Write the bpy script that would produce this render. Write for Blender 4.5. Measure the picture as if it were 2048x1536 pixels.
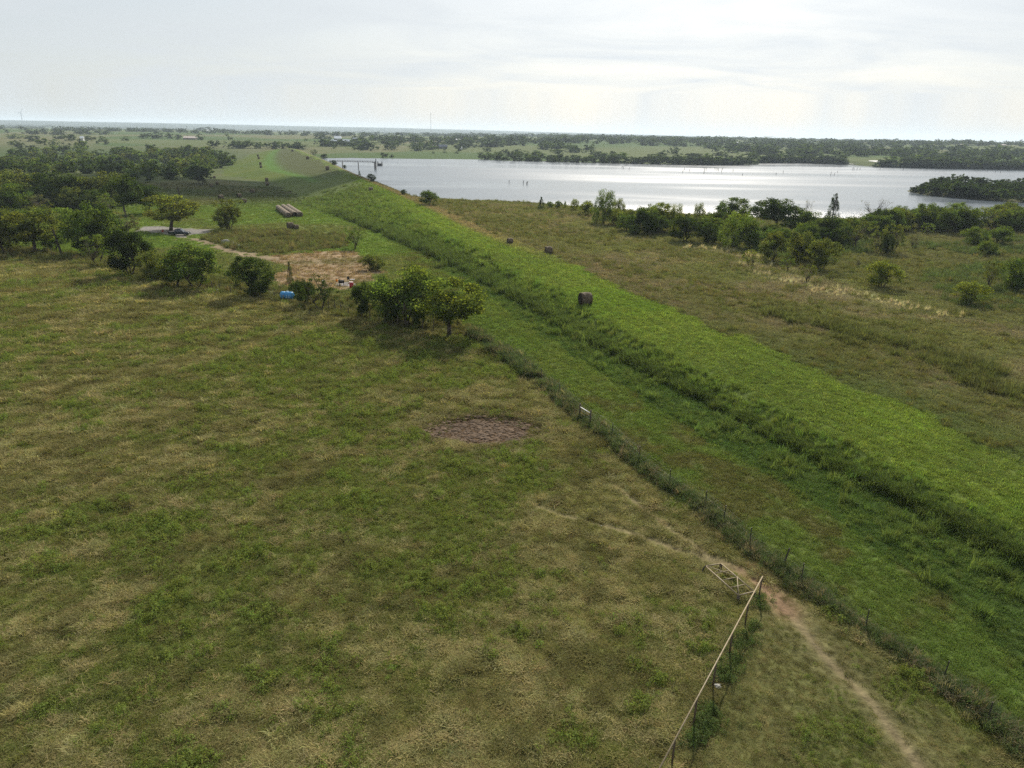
import bpy, math, random
import numpy as np
from mathutils import Vector, Matrix
R = math.radians
rng = np.random.default_rng(7)
random.seed(7)
for o in list(bpy.data.objects): bpy.data.objects.remove(o)
scene = bpy.context.scene
COL = scene.collection

# ------------------------------------------------------------------ camera
FPX, EYE = 1422.0, 26.0                       # focal length in photo pixels (2048 wide), height above the pasture
PITCH, ROLL = math.atan(502 / FPX), math.atan2(38, 2048)
cam = bpy.data.cameras.new('camera'); cam.lens = 36 * FPX / 2048; cam.sensor_width = 36
cam.clip_start = 0.5; cam.clip_end = 60000
camo = bpy.data.objects.new('camera', cam); COL.objects.link(camo)
camo.location = (0, 0, EYE)
camo.matrix_world = Matrix.Translation((0, 0, EYE)) @ Matrix.Rotation(R(90) - PITCH, 4, 'X') @ Matrix.Rotation(ROLL, 4, 'Z')
scene.camera = camo

# ------------------------------------------------------------------ light
SUN_AZ, SUN_EL = R(13.6), R(36)
world = bpy.data.worlds.new('World'); scene.world = world; world.use_nodes = True
nt = world.node_tree; nt.nodes.clear()
def N(t, ty, **kw):
    n = t.nodes.new(ty)
    for k, v in kw.items(): setattr(n, k, v)
    return n
out = N(nt, 'ShaderNodeOutputWorld'); bg = N(nt, 'ShaderNodeBackground'); bg.inputs[1].default_value = 0.0725
sky = N(nt, 'ShaderNodeTexSky', sky_type='NISHITA', sun_disc=False, sun_elevation=SUN_EL, sun_rotation=SUN_AZ,
        altitude=200, air_density=1.0, dust_density=2.0, ozone_density=1.0)
tc = N(nt, 'ShaderNodeTexCoord'); sep = N(nt, 'ShaderNodeSeparateXYZ')
zc_ = N(nt, 'ShaderNodeMath', operation='ADD'); zc_.inputs[1].default_value = 0.12
zm = N(nt, 'ShaderNodeMath', operation='MAXIMUM'); zm.inputs[1].default_value = 0.05
dx = N(nt, 'ShaderNodeMath', operation='DIVIDE'); dy = N(nt, 'ShaderNodeMath', operation='DIVIDE')
cb = N(nt, 'ShaderNodeCombineXYZ'); mp = N(nt, 'ShaderNodeMapping'); mp.inputs['Scale'].default_value = (0.55, 1.0, 1.0)
mp.inputs['Rotation'].default_value = (0, 0, R(28))
ns = N(nt, 'ShaderNodeTexNoise'); ns.inputs['Scale'].default_value = 1.5; ns.inputs['Detail'].default_value = 7; ns.inputs['Roughness'].default_value = 0.58
ns.inputs['Distortion'].default_value = 0.5
rp = N(nt, 'ShaderNodeMapRange'); rp.inputs[1].default_value = 0.34; rp.inputs[2].default_value = 0.66
rp.inputs[3].default_value = 0.62; rp.inputs[4].default_value = 0.97
mx = N(nt, 'ShaderNodeMix', data_type='RGBA'); mx.inputs['B'].default_value = (7.6, 7.85, 8.0, 1)
L = nt.links.new
L(tc.outputs['Generated'], sep.inputs[0]); L(sep.outputs['Z'], zm.inputs[0]); L(zm.outputs[0], zc_.inputs[0])
# thin cirrus veil: brighter towards the sun, as any veil of ice cloud is
dt = N(nt, 'ShaderNodeVectorMath', operation='DOT_PRODUCT'); dt.inputs[1].default_value = (math.sin(SUN_AZ) * math.cos(SUN_EL), math.cos(SUN_AZ) * math.cos(SUN_EL), math.sin(SUN_EL))
m0 = N(nt, 'ShaderNodeMath', operation='MAXIMUM'); m0.inputs[1].default_value = 0; pw = N(nt, 'ShaderNodeMath', operation='POWER'); pw.inputs[1].default_value = 9
ml = N(nt, 'ShaderNodeMath', operation='MULTIPLY_ADD'); ml.inputs[1].default_value = .5; ml.inputs[2].default_value = 0.94
vm = N(nt, 'ShaderNodeVectorMath', operation='SCALE'); vm.inputs[0].default_value = (7.25, 7.7, 8.05)
L(tc.outputs['Generated'], dt.inputs[0]); L(dt.outputs['Value'], m0.inputs[0]); L(m0.outputs[0], pw.inputs[0]); L(pw.outputs[0], ml.inputs[0]); L(ml.outputs[0], vm.inputs['Scale']); L(vm.outputs[0], mx.inputs['B'])
L(sep.outputs['X'], dx.inputs[0]); L(zc_.outputs[0], dx.inputs[1]); L(sep.outputs['Y'], dy.inputs[0]); L(zc_.outputs[0], dy.inputs[1])
L(dx.outputs[0], cb.inputs[0]); L(dy.outputs[0], cb.inputs[1]); L(cb.outputs[0], mp.inputs[0]); L(mp.outputs[0], ns.inputs['Vector'])
L(ns.outputs['Fac'], rp.inputs[0]); L(rp.outputs[0], mx.inputs['Factor']); L(sky.outputs[0], mx.inputs['A'])
L(mx.outputs['Result'], bg.inputs[0]); L(bg.outputs[0], out.inputs[0])

sun = bpy.data.lights.new('sun', 'SUN'); sun.energy = 5.0; sun.angle = R(0.53); sun.color = (1.0, 0.93, 0.82)
suno = bpy.data.objects.new('sun', sun); COL.objects.link(suno)
SD = Vector((math.sin(SUN_AZ) * math.cos(SUN_EL), math.cos(SUN_AZ) * math.cos(SUN_EL), math.sin(SUN_EL)))
suno.rotation_euler = (-SD).to_track_quat('-Z', 'Y').to_euler(); suno.location = SD * 300

vs = scene.view_settings
vs.view_transform = 'Standard'; vs.look = 'None'; vs.gamma = 1; vs.exposure = 0.5; vs.use_curve_mapping = False
scene.render.engine = 'CYCLES'
cy = scene.cycles
cy.use_denoising = False; cy.use_adaptive_sampling = False; cy.max_bounces = 6; cy.diffuse_bounces = 3; cy.glossy_bounces = 3; cy.transmission_bounces = 3; cy.volume_bounces = 1
cy.sample_clamp_indirect = 1.5; cy.sample_clamp_direct = 5; cy.caustics_reflective = False; cy.caustics_refractive = False

# ------------------------------------------------------------------ measuring: a photo pixel to a ray / a point
CP, SP, CR, SR = math.cos(PITCH), math.sin(PITCH), math.cos(ROLL), math.sin(ROLL)
def ray(px, py):
    u, v = (px - 1024) / FPX, (768 - py) / FPX
    u2, v2 = u * CR - v * SR, u * SR + v * CR
    return np.array([u2, CP + v2 * SP, -SP + v2 * CP])
def at(px, py, z=0.0):
    d = ray(px, py); t = (z - EYE) / d[2]
    return np.array([d[0] * t, d[1] * t, z])
def plan(pts, z=0.0): return np.array([at(a, b, z)[:2] for a, b in pts])
def depth_of(p): return p[1] * CP + (EYE - p[2]) * SP      # distance along the lens axis

# ------------------------------------------------------------------ noise
def _hash(ix, iy, seed):
    h = (ix.astype(np.int64) * 374761393 + iy.astype(np.int64) * 668265263 + seed * 1442695041) & 0xffffffff
    h = ((h ^ (h >> 13)) * 1274126177) & 0xffffffff
    return ((h ^ (h >> 16)) & 0xffff) / 65535.0
def vnoise(x, y, seed=0):
    ix, iy = np.floor(x), np.floor(y); fx, fy = x - ix, y - iy
    fx = fx * fx * fx * (fx * (fx * 6 - 15) + 10); fy = fy * fy * fy * (fy * (fy * 6 - 15) + 10)
    a, b = _hash(ix, iy, seed), _hash(ix + 1, iy, seed); c, d = _hash(ix, iy + 1, seed), _hash(ix + 1, iy + 1, seed)
    return (a * (1 - fx) + b * fx) * (1 - fy) + (c * (1 - fx) + d * fx) * fy
def fbm(x, y, lam, octaves=4, seed=0, gain=0.5):
    s, amp, tot = 0.0, 1.0, 0.0
    x, y = np.asarray(x, float) / lam, np.asarray(y, float) / lam
    for i in range(octaves):
        xr, yr = 0.8 * x + 0.6 * y + 17.3 * i, -0.6 * x + 0.8 * y - 9.1 * i
        s = s + amp * vnoise(xr, yr, seed + i * 11); tot += amp; amp *= gain; x, y = x * 2.03, y * 2.03
    return s / tot
def sst(a, b, x):
    t = np.clip((x - a) / (b - a), 0, 1); return t * t * (3 - 2 * t)
def lerp(a, b, t): return a + (b - a) * t
def in_poly(P, x, y):
    r = np.zeros(np.shape(x), bool); n = len(P)
    for i in range(n):
        (x1, y1), (x2, y2) = P[i], P[(i + 1) % n]
        if y1 == y2: continue
        c = ((y1 > y) != (y2 > y)) & (x < (x2 - x1) * (y - y1) / (y2 - y1) + x1); r ^= c
    return r
def line_dist(P, x, y, closed=False):
    d = np.full(np.shape(x), 1e18); n = len(P)
    for i in range(n if closed else n - 1):
        a, b = P[i], P[(i + 1) % n]; e = b - a; l2 = max(e @ e, 1e-9)
        t = np.clip(((x - a[0]) * e[0] + (y - a[1]) * e[1]) / l2, 0, 1)
        d = np.minimum(d, (x - a[0] - t * e[0]) ** 2 + (y - a[1] - t * e[1]) ** 2)
    return np.sqrt(d)

# ------------------------------------------------------------------ plan of the place
ZW, ZC = -1.5, 2.4                                        # water level, crest level
class Line:                                               # x as a function of y (the embankment runs away from the viewer)
    def __init__(s, pts):
        P = np.array(sorted([tuple(p) for p in pts], key=lambda p: p[1]))
        a = P[0]; P = np.vstack([[a[0] + 0.36 * (a[1] + 400), -400], P]); b = P[-1]
        P = np.vstack([P, [b[0] - 0.39 * (16000 - b[1]), 16000]]); s.y, s.x = P[:, 1], P[:, 0]
    def __call__(s, y): return np.interp(y, s.y, s.x)
FENCE = [(946, 668), (994, 703), (1020, 717), (1050, 740), (1082, 763), (1118, 792), (1159, 831), (1180, 846), (1224, 876),
         (1277, 926), (1338, 973), (1410, 1012), (1445, 1045), (1498, 1092), (1562, 1137), (1601, 1165), (1730, 1258), (1885, 1358), (2048, 1490)]
x_fence = Line(plan(FENCE))
x_weed = Line(plan([(880, 535), (940, 570), (1000, 610), (1100, 680), (1250, 775), (1370, 850), (1500, 930), (1650, 1010), (1750, 1090), (1900, 1200), (2048, 1330)]))
tz = [(2048, 1135, 0), (1800, 1003, 0), (1600, 905, 0), (1400, 800, 0), (1200, 695, 0), (1000, 580, 0), (912, 532, -.3), (837, 497, -.6), (762, 465, -1),
      (697, 437, -1.6), (612, 405, -2.8), (552, 369, -5), (446, 352, -7), (448, 338, -7.5), (468, 325, -6.5), (500, 311, -4), (530, 302, -1), (560, 295, 1.8)]
x_toe = Line([at(*t)[:2] for t in tz])
def zc(y): return np.interp(y, [0, 60, 95, 150, 200], [1.1, 1.2, 1.6, 2.2, ZC])
x_cl = Line(np.vstack([plan([(2048, 1062), (1800, 938), (1600, 838)], 1.2), plan([(1400, 737), (1200, 632)], 1.6), plan([(1000, 522), (857, 467 - 12), (824, 432), (775, 402), (725, 371), (690, 349), (640, 322), (590, 301)], 2.2)]))
x_cr = Line(np.vstack([plan([(2048, 925), (1676, 760)], 1.2), plan([(1450, 668)], 1.5), plan([(1199, 553)], 1.9), plan([ (962, 455), (887, 420), (787, 379), (719, 352), (650, 320), (597, 298)], ZC)]))
zv_y = [-500, 120, 195, 235, 300, 440, 580, 690, 843, 925, 985, 1100, 1400]
zv_z = [0, 0, -1.0, -1.8, -3.2, -5.2, -7.2, -7.2, -4.2, -1.4, 1.2, 2.6, 6]
far_shore = [(640, 317), (700, 316), (850, 318), (960, 319), (1024, 322), (1080, 323), (1150, 325), (1250, 327), (1330, 329), (1420, 330), (1500, 329.5),
             (1510, 326.5), (1600, 326), (1690, 329), (1760, 334), (1850, 336), (2048, 339), (2350, 344)]
spit = [(2350, 372), (2048, 372), (1940, 372), (1850, 376), (1812, 382), (1850, 390), (1950, 399), (2048, 405.5), (2350, 425)]
near_shore = [(2350, 462), (2048, 448), (1900, 444), (1750, 442), (1600, 440), (1480, 438), (1380, 435), (1280, 431), (1200, 426), (1120, 419), (1060, 416), (1000, 414),
              (940, 413.5), (880, 411)]
dam_shore = [(860, 408), (837, 400.5), (787, 378.5), (749, 363), (719, 351.5), (687, 337.5), (655, 322)]
LAKE = plan(far_shore + spit + near_shore + dam_shore, ZW)
RIDGE = plan([(-250, 336), (0, 343), (130, 346), (215, 354), (262, 361)], -1.8)

def base_height(x, y):
    x, y = np.asarray(x, float), np.asarray(y, float)
    r = np.hypot(x, y); xt, xl, xr = x_toe(y), x_cl(y), x_cr(y)
    az = np.arctan2(x, np.maximum(y, 1))
    zv = np.interp(y, zv_y, zv_z)
    zv = zv + 4.4 * np.exp(-(line_dist(RIDGE, x, y) / 55) ** 2)
    zv = zv + sst(150, 400, xt - x) * 0.6 * (fbm(x, y, 120, 2, 5) - .5) * 2
    right = np.clip((az + .15) / .5, 0, 1)
    rr = [600, 800, 1100, 1600, 2200, 3200, 5000, 8000, 11000, 16000]
    zfl = np.interp(r, rr, [-7, -6, 1.0, 7, 10, 10, 4, 12, 66, 60]); zfr = np.interp(r, rr, [0, 1.0, 5, 11, 17, 18, 8, 4, 20, 20])
    zf = lerp(zfl, zfr, right) + sst(750, 1600, r) * (1 - sst(5000, 9000, r)) * 9 * (fbm(x, y, 620, 3, 3) - .5) \
        + sst(6500, 10000, r) * 10 * (fbm(x, y, 2500, 3, 4) - .5)
    left = lerp(zv, zf, sst(760, 1150, r))
    dr = (x - xr) * .94
    zr = lerp(zc(y) - np.clip(dr * .03, 0, 3.0) + .5 * (fbm(x, y, 60, 2, 8) - .5), zf, sst(620, 800, y))
    # keep the shore
    ins = in_poly(LAKE, x, y); d = line_dist(LAKE, x, y, True); 
    land = ZW + np.minimum(np.maximum(zr - ZW, .2 + .004 * d), .05 + .33 * d)
    zr = np.where(ins, ZW - np.minimum(.2 * d, 2.5) - .02, land)
    wd = np.maximum(xl - xt, .5); ex = np.maximum(4.5 - wd, 0) * .5
    f = np.clip((x - xt + ex) / (wd + 2 * ex), 0, 1)
    bench = sst(300, 420, y)
    fb = np.interp(f, [0, .38, .58, 1], [0, .46, .5, 1]); f2 = lerp(sst(-.06, 1.06, f), fb, bench)
    crown = .18 * np.sin(np.pi * np.clip((x - xl) / np.maximum(xr - xl, .5), 0, 1))
    z = np.where(x < xt - ex, left, np.where(x < xl + ex, lerp(left, zc(y), f2), np.where(x < xr, zc(y) + crown, zr)))
    endb = sst(900, 1120, y)                              # the embankment runs out into the far hillside
    return lerp(z, np.where(ins, z, zf), endb)

def at_ground(px, py, zfall=None):
    d = ray(px, py)
    t = np.geomspace(18, 16000, 900) / math.hypot(d[0], d[1])
    X, Y, Z = d[0] * t, d[1] * t, EYE + d[2] * t
    g = base_height(X, Y) - Z
    k = np.argmax(g > 0)
    if not (g > 0).any() or k == 0:
        p = at(px, min(py, 9999), 8.0) if d[2] < -.002 else np.array([d[0], d[1], 0]) * 9000
        p[2] = float(base_height(p[0], p[1])); return p
    a, b = g[k - 1], g[k]; w = -a / (b - a); tt = t[k - 1] + w * (t[k] - t[k - 1])
    p = np.array([d[0] * tt, d[1] * tt, 0.0]); p[2] = float(base_height(p[0], p[1])); return p

# ------------------------------------------------------------------ ground zones and their colours
ROW = plan([(-900, 440), (-400, 472), (0, 505), (200, 532), (300, 560), (430, 578), (560, 602), (640, 622), (760, 645), (850, 660), (946, 668)], 0)
CLEAR = plan([(512, 513), (560, 506), (690, 497), (722, 505), (745, 525), (768, 545), (745, 553), (725, 570), (690, 582), (610, 580), (552, 574), (543, 548), (590, 538), (560, 528)], -.2)
GRAVEL = plan([(262, 464), (285, 451), (330, 452), (420, 457), (437, 463), (405, 468), (382, 475), (352, 477), (330, 469)], -1)
TRACK = plan([(358, 473), (392, 480), (430, 490), (470, 502), (500, 512), (540, 520)], -.6)
OVER = plan([(395, 480), (440, 458), (560, 455), (690, 468), (702, 482), (694, 496), (600, 502), (520, 511), (470, 500), (430, 486)], -.6)
PATH1 = plan([(1075, 1010), (1180, 1040), (1300, 1075), (1420, 1118), (1500, 1150), (1545, 1190), (1590, 1235), (1640, 1300), (1740, 1400), (1850, 1540)])
PATH2 = plan([(1225, 965), (1290, 1015), (1350, 1060), (1420, 1112), (1490, 1140)])
PATH3 = plan([(245, 765), (300, 776), (355, 796), (420, 815), (480, 835), (560, 865)])
BARE = plan([(1500, 1140), (1545, 1185), (1570, 1215)])
MUD = at(968, 858)[:2]
def seg(v): return np.asarray(v)
def mud_r(x, y): return np.hypot((x - MUD[0]) / 5.1, (y - MUD[1]) / 3.6) + .5 * (fbm(x, y, 2.5, 3, 21) - .5)
TALLG = plan([(1580, 640), (1680, 660), (1760, 700), (1850, 705), (1960, 745), (2048, 790)], 1)
CREAM = plan([(1400, 505), (1470, 512), (1560, 560), (1660, 585), (1740, 600), (1800, 615), (1860, 628)], .5)

def zones(x, y):
    """zone id per point: 0 pasture 1 lane 2 weedy strip 3 slope 4 crest 5 dry field 6 hay meadow 7 clearing 8 gravel 9 track 10 rough patch 11 mud 12 far land 13 lake bed"""
    x, y = np.asarray(x, float), np.asarray(y, float)
    wx = x + 1.6 * (fbm(x, y, 3.0, 2, 31) - .5) * np.clip(np.hypot(x, y) / 60, .6, 6); wy = y + 1.6 * (fbm(x, y, 3.0, 2, 37) - .5) * np.clip(np.hypot(x, y) / 60, .6, 6)
    r = np.hypot(x, y)
    yb = np.interp(wx, ROW[:, 0], ROW[:, 1])
    z = np.where((wy < yb) | (y < 80), 0, 6)
    z = np.where((z == 6) & in_poly(OVER, wx, wy), 10, z)
    rowstrip = (wy > yb - 1) & (wy < yb + 9) & (wx < ROW[-1, 0] + 1)
    z = np.where(rowstrip, 10, z)
    z = np.where(in_poly(CLEAR, wx, wy) & (wy > yb + 3), 7, z)
    z = np.where(in_poly(GRAVEL, wx, wy), 8, z)
    z = np.where((line_dist(TRACK, wx, wy) < 1.5), 9, z)
    z = np.where((wx > x_fence(wy)) & ((y < 96) | (wx > ROW[-1, 0] + (y - 95) * -.30)), np.where((y > 175), 6, 1), z)
    z = np.where((wx > x_weed(wy)) & (wy < 150), 2, z)
    z = np.where(wx > x_toe(wy), 3, z); z = np.where(wx > x_cl(wy), 4, z); z = np.where(wx + 3.2 * (fbm(x, y, 6, 3, 33) - .5) > x_cr(wy), 5, z)
    z = np.where((z == 0) & (mud_r(x, y) < 1), 11, z)
    z = np.where((r > 1050) | ((y > 620) & (x > x_cr(y)) & (z == 5)) | ((r > 720) & (z == 6)), 12, z)
    z = np.where((z == 5) | (z == 12), np.where(in_poly(LAKE, x, y), 13, z), z)
    return z

C = lambda *a: np.array(a)
def mixc(a, b, t):
    t = np.asarray(t)[..., None]; return a * (1 - t) + b * t
STRAW, BROWN, GREEN, YGRN, OLIVE = C(.250, .222, .092), C(.152, .142, .055), C(.108, .145, .036), C(.165, .170, .050), C(.128, .137, .048)
CROPT = plan([(1522, 1180), (1315, 1560), (1230, 1760), (1500, 1900), (2250, 1750), (2010, 1500), (1740, 1290), (1640, 1215), (1570, 1160)], 0)
def mown(x, y):                                           # the closely grazed strip between the pipe fence and the wire fence
    d = line_dist(CROPT, x, y, True); return np.where(in_poly(CROPT, x, y), sst(0, .8, d), 0.0)
def patch(x, y):                                          # where green weeds stand in the pasture
    u, v = .57 * x + .82 * y, -.82 * x + .57 * y                # the mower went round the field on a slant
    a = .55 * fbm(u * .30, v * .9, 3.6, 4, 42, .6) + .45 * fbm(x * .6 + y * .15, y, 4.2, 4, 41, .62); b = fbm(x, y, 24, 2, 43)
    near = np.exp(-(np.hypot((x + 14) / 30, (y - 82) / 15)) ** 2) * .075 - .02
    near = near - .05 * mown(x, y)
    by_path = -.10 * np.exp(-(np.minimum(line_dist(PATH1, x, y), line_dist(PATH2, x, y)) / 1.3) ** 2)
    return a * .7 + b * .3 + near + by_path
def colour(x, y, z):
    x, y = np.asarray(x, float), np.asarray(y, float); r = np.hypot(x, y)
    n1, n2, n3 = fbm(x, y, 2.2, 3, 51), fbm(x, y, 9, 3, 53), fbm(x, y, 40, 3, 55)
    g = patch(x, y)
    past = mixc(BROWN * .85, STRAW * .85, sst(.36, .68, n1 * .6 + n2 * .4)); past = mixc(past, YGRN * .8, sst(.36, .62, n3 * .5 + n1 * .5) * .8)
    past = mixc(past, GREEN * .95, sst(.42, .60, g) * .7)
    dp = np.minimum(line_dist(PATH1, x, y), line_dist(PATH2, x, y)); 
    past = mixc(past, C(.100, .104, .040), mown(x, y) * .75); past = mixc(past, C(.225, .18, .108), np.exp(-(dp / .32) ** 2) * .7)
    past = mixc(past, C(.185, .145, .085), np.exp(-((line_dist(PATH1, x, y) - .3) / 1.3) ** 2) * sst(46, 40, y) * .26)
    past = mixc(past, C(.215, .135, .085), np.exp(-(line_dist(BARE, x, y) / 1.0) ** 2) * sst(.35, .6, n1) * .8)
    past = mixc(past, C(.07, .055, .03), np.exp(-(line_dist(PATH3, x, y) / .35) ** 2) * .7)
    past = mixc(past, C(.13, .10, .07), sst(1.7, 1.0, mud_r(x, y)) * .85)
    lane = mixc(C(.105, .165, .038), C(.150, .185, .050), n2); st = .5 + .5 * np.sin((x - x_fence(y)) * 2.6 + 2.5 * fbm(x, y, 12, 2, 57)); lane = lane * (1 + .16 * (st - .5))[..., None]; lane = mixc(lane, C(.13, .115, .05), sst(.56, .72, n1 * .5 + n3 * .5) * .7)
    weed = mixc(C(.075, .125, .034), C(.100, .145, .042), n1)
    slope = mixc(C(.075, .125, .028), C(.130, .160, .042), n1 * .5 + n2 * .5)
    slope = mixc(slope, mixc(C(.090, .128, .038), C(.145, .172, .050), n3), sst(230, 330, y))
    fs = (x - x_toe(y)) / np.maximum(x_cl(y) - x_toe(y), 1); up = sst(.40, .60, fs); slope = mixc(slope, mixc(mixc(C(.090, .134, .030), C(.122, .145, .036), n3), C(.092, .104, .042), up), sst(400, 480, y)); slope = mixc(slope, C(.09, .17, .034), np.exp(-((fs - .5) / .09) ** 2) * sst(380, 430, y) * .9)
    crest = mixc(C(.118, .176, .034), C(.162, .204, .046), sst(.3, .7, n2 * .5 + n3 * .5))
    st = .5 + .5 * np.sin((x - x_cr(y)) * 2.2 + 2.5 * fbm(x, y, 14, 2, 58)); crest = crest * (1 + .14 * (st - .5))[..., None]; crest = mixc(crest, C(.095, .135, .038), sst(.5, .68, n3 * .6 + n2 * .4) * .6)
    crest = mixc(crest, C(.20, .158, .092), sst(.52, .80, (x - x_cl(y)) / np.maximum(x_cr(y) - x_cl(y), 1)) * sst(125, 190, y) * .95)
    dry = mixc(C(.165, .140, .078), C(.225, .20, .112), n1); dry = mixc(dry, OLIVE * 1.15, sst(.34, .56, n2 * .6 + n3 * .4) * .85)
    dd = x - x_cr(y)
    dry = mixc(dry, C(.17, .125, .08), np.exp(-(dd / 10) ** 2) * .4); dry = mixc(dry, C(.105, .145, .042), np.exp(-(dd / 8) ** 2) * sst(130, 50, y) * .85)
    dry = mixc(dry, C(.125, .125, .058), sst(35, 85, dd + 40 * (n3 - .5)) * .75)
    dry = mixc(dry, C(.30, .26, .17), np.exp(-(line_dist(CREAM, x, y) / 4.0) ** 2) * sst(.45, .6, n1) * .6)
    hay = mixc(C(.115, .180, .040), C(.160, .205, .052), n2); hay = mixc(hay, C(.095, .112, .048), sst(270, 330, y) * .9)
    hay = mixc(hay, C(.15, .13, .07), sst(.6, .75, n3) * .5)
    clr = mixc(C(.215, .152, .092), C(.265, .20, .125), n1); clr = mixc(clr, C(.14, .13, .06), sst(.50, .68, n2) * .6)
    grv = mixc(C(.17, .16, .145), C(.235, .22, .20), n1)
    trk = mixc(C(.165, .13, .08), C(.225, .178, .115), n1)
    rough = mixc(C(.085, .105, .04), C(.14, .13, .06), n2)
    mud = mixc(C(.055, .036, .020), C(.085, .056, .032), n1)
    f1, f2 = fbm(x, y, 380, 2, 61), fbm(x * 1.0, y * .6, 210, 3, 63)
    far = mixc(C(.080, .122, .042), C(.118, .142, .058), sst(.4, .6, f1)); far = mixc(far, C(.165, .155, .085), sst(.57, .68, f2) * .7)
    far = mixc(far, C(.068, .105, .038), sst(1250, 900, r) * sst(0, -120, x - x_cr(y)) * .9)
    far = mixc(far, C(.030, .044, .032), sst(4500, 7500, r) * .9)
    bed = np.broadcast_to(C(.06, .055, .04), far.shape)
    allc = np.stack([past, lane, weed, slope, crest, dry, hay, clr, grv, trk, rough, mud, far, bed], 0)
    allc = allc * lerp(1.0, .78, sst(180, 380, r))[None, ..., None]  # farther ground darkened: self-shade of the missing tufts put into the colour
    return np.take_along_axis(allc, z[None, ..., None].repeat(3, -1), 0)[0]

def rough_height(x, y, z):
    r = np.hypot(x, y); k = sst(400, 120, r)
    amp = np.take(np.array([.30, .08, .12, .16, .05, .18, .08, .06, .04, .06, .2, .05, .0, .0]), z)
    h = amp * ((fbm(x, y, 1.4, 3, 71, .6) - .5) * 1.1 + (fbm(x, y, 5, 2, 73) - .5) * .7)
    h = h - .10 * np.exp(-(np.minimum(np.minimum(line_dist(PATH1, x, y), line_dist(PATH2, x, y)), line_dist(PATH3, x, y)) / .45) ** 2)
    h = h - .35 * sst(1.15, .7, mud_r(x, y)) * (z != 12)
    return h * k

# ------------------------------------------------------------------ materials
MATS = {}
def mat(name, rgb=(.5, .5, .5), rough=.8, metal=0.0, noise=0.0, scale=8.0, bump=0.0, spec=.3, emit=None):
    if name in MATS: return MATS[name]
    m = bpy.data.materials.new(name); m.use_nodes = True; t = m.node_tree; b = t.nodes['Principled BSDF']
    b.inputs['Base Color'].default_value = (*rgb, 1); b.inputs['Roughness'].default_value = rough; b.inputs['Metallic'].default_value = metal
    b.inputs['Specular IOR Level'].default_value = spec
    if noise or bump:
        tc = N(t, 'ShaderNodeTexCoord'); n = N(t, 'ShaderNodeTexNoise'); n.inputs['Scale'].default_value = scale; n.inputs['Detail'].default_value = 5
        t.links.new(tc.outputs['Object'], n.inputs['Vector'])
        mr = N(t, 'ShaderNodeMapRange'); mr.inputs[1].default_value = .3; mr.inputs[2].default_value = .7; mr.inputs[3].default_value = 1 - noise; mr.inputs[4].default_value = 1 + noise
        mm = N(t, 'ShaderNodeMix', data_type='RGBA', blend_type='MULTIPLY'); mm.inputs['Factor'].default_value = 1; mm.inputs['A'].default_value = (*rgb, 1)
        t.links.new(n.outputs['Fac'], mr.inputs[0]); t.links.new(mr.outputs[0], mm.inputs['B']); t.links.new(mm.outputs['Result'], b.inputs['Base Color'])
        if bump:
            bp = N(t, 'ShaderNodeBump'); bp.inputs['Strength'].default_value = bump; bp.inputs['Distance'].default_value = .05
            t.links.new(n.outputs['Fac'], bp.inputs['Height']); t.links.new(bp.outputs[0], b.inputs['Normal'])
    MATS[name] = m; return m

def ground_material():
    m = bpy.data.materials.new('ground_cover'); m.use_nodes = True; t = m.node_tree; b = t.nodes['Principled BSDF']
    b.inputs['Roughness'].default_value = 1; b.inputs['Specular IOR Level'].default_value = 0.02
    a = N(t, 'ShaderNodeAttribute', attribute_name='Col'); tc = N(t, 'ShaderNodeTexCoord')
    n1 = N(t, 'ShaderNodeTexNoise'); n1.inputs['Scale'].default_value = 1.7; n1.inputs['Detail'].default_value = 8; n1.inputs['Roughness'].default_value = .68
    n2 = N(t, 'ShaderNodeTexNoise'); n2.inputs['Scale'].default_value = .11; n2.inputs['Detail'].default_value = 6; n2.inputs['Roughness'].default_value = .6
    t.links.new(tc.outputs['Object'], n1.inputs['Vector']); t.links.new(tc.outputs['Object'], n2.inputs['Vector'])
    mr = N(t, 'ShaderNodeMapRange'); mr.inputs[1].default_value = .28; mr.inputs[2].default_value = .72; mr.inputs[3].default_value = .45; mr.inputs[4].default_value = 1.45
    m2 = N(t, 'ShaderNodeMapRange'); m2.inputs[1].default_value = .3; m2.inputs[2].default_value = .7; m2.inputs[3].default_value = .8; m2.inputs[4].default_value = 1.18
    mu = N(t, 'ShaderNodeMath', operation='MULTIPLY')
    t.links.new(n1.outputs['Fac'], mr.inputs[0]); t.links.new(n2.outputs['Fac'], m2.inputs[0]); t.links.new(mr.outputs[0], mu.inputs[0]); t.links.new(m2.outputs[0], mu.inputs[1])
    mm = N(t, 'ShaderNodeMix', data_type='RGBA', blend_type='MULTIPLY'); mm.inputs['Factor'].default_value = 1
    t.links.new(a.outputs['Color'], mm.inputs['A']); t.links.new(mu.outputs[0], mm.inputs['B']); t.links.new(mm.outputs['Result'], b.inputs['Base Color'])
    bp = N(t, 'ShaderNodeBump'); bp.inputs['Strength'].default_value = .8; bp.inputs['Distance'].default_value = .22
    t.links.new(n1.outputs['Fac'], bp.inputs['Height']); t.links.new(bp.outputs[0], b.inputs['Normal'])
    return m
GROUND = ground_material()

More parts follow.
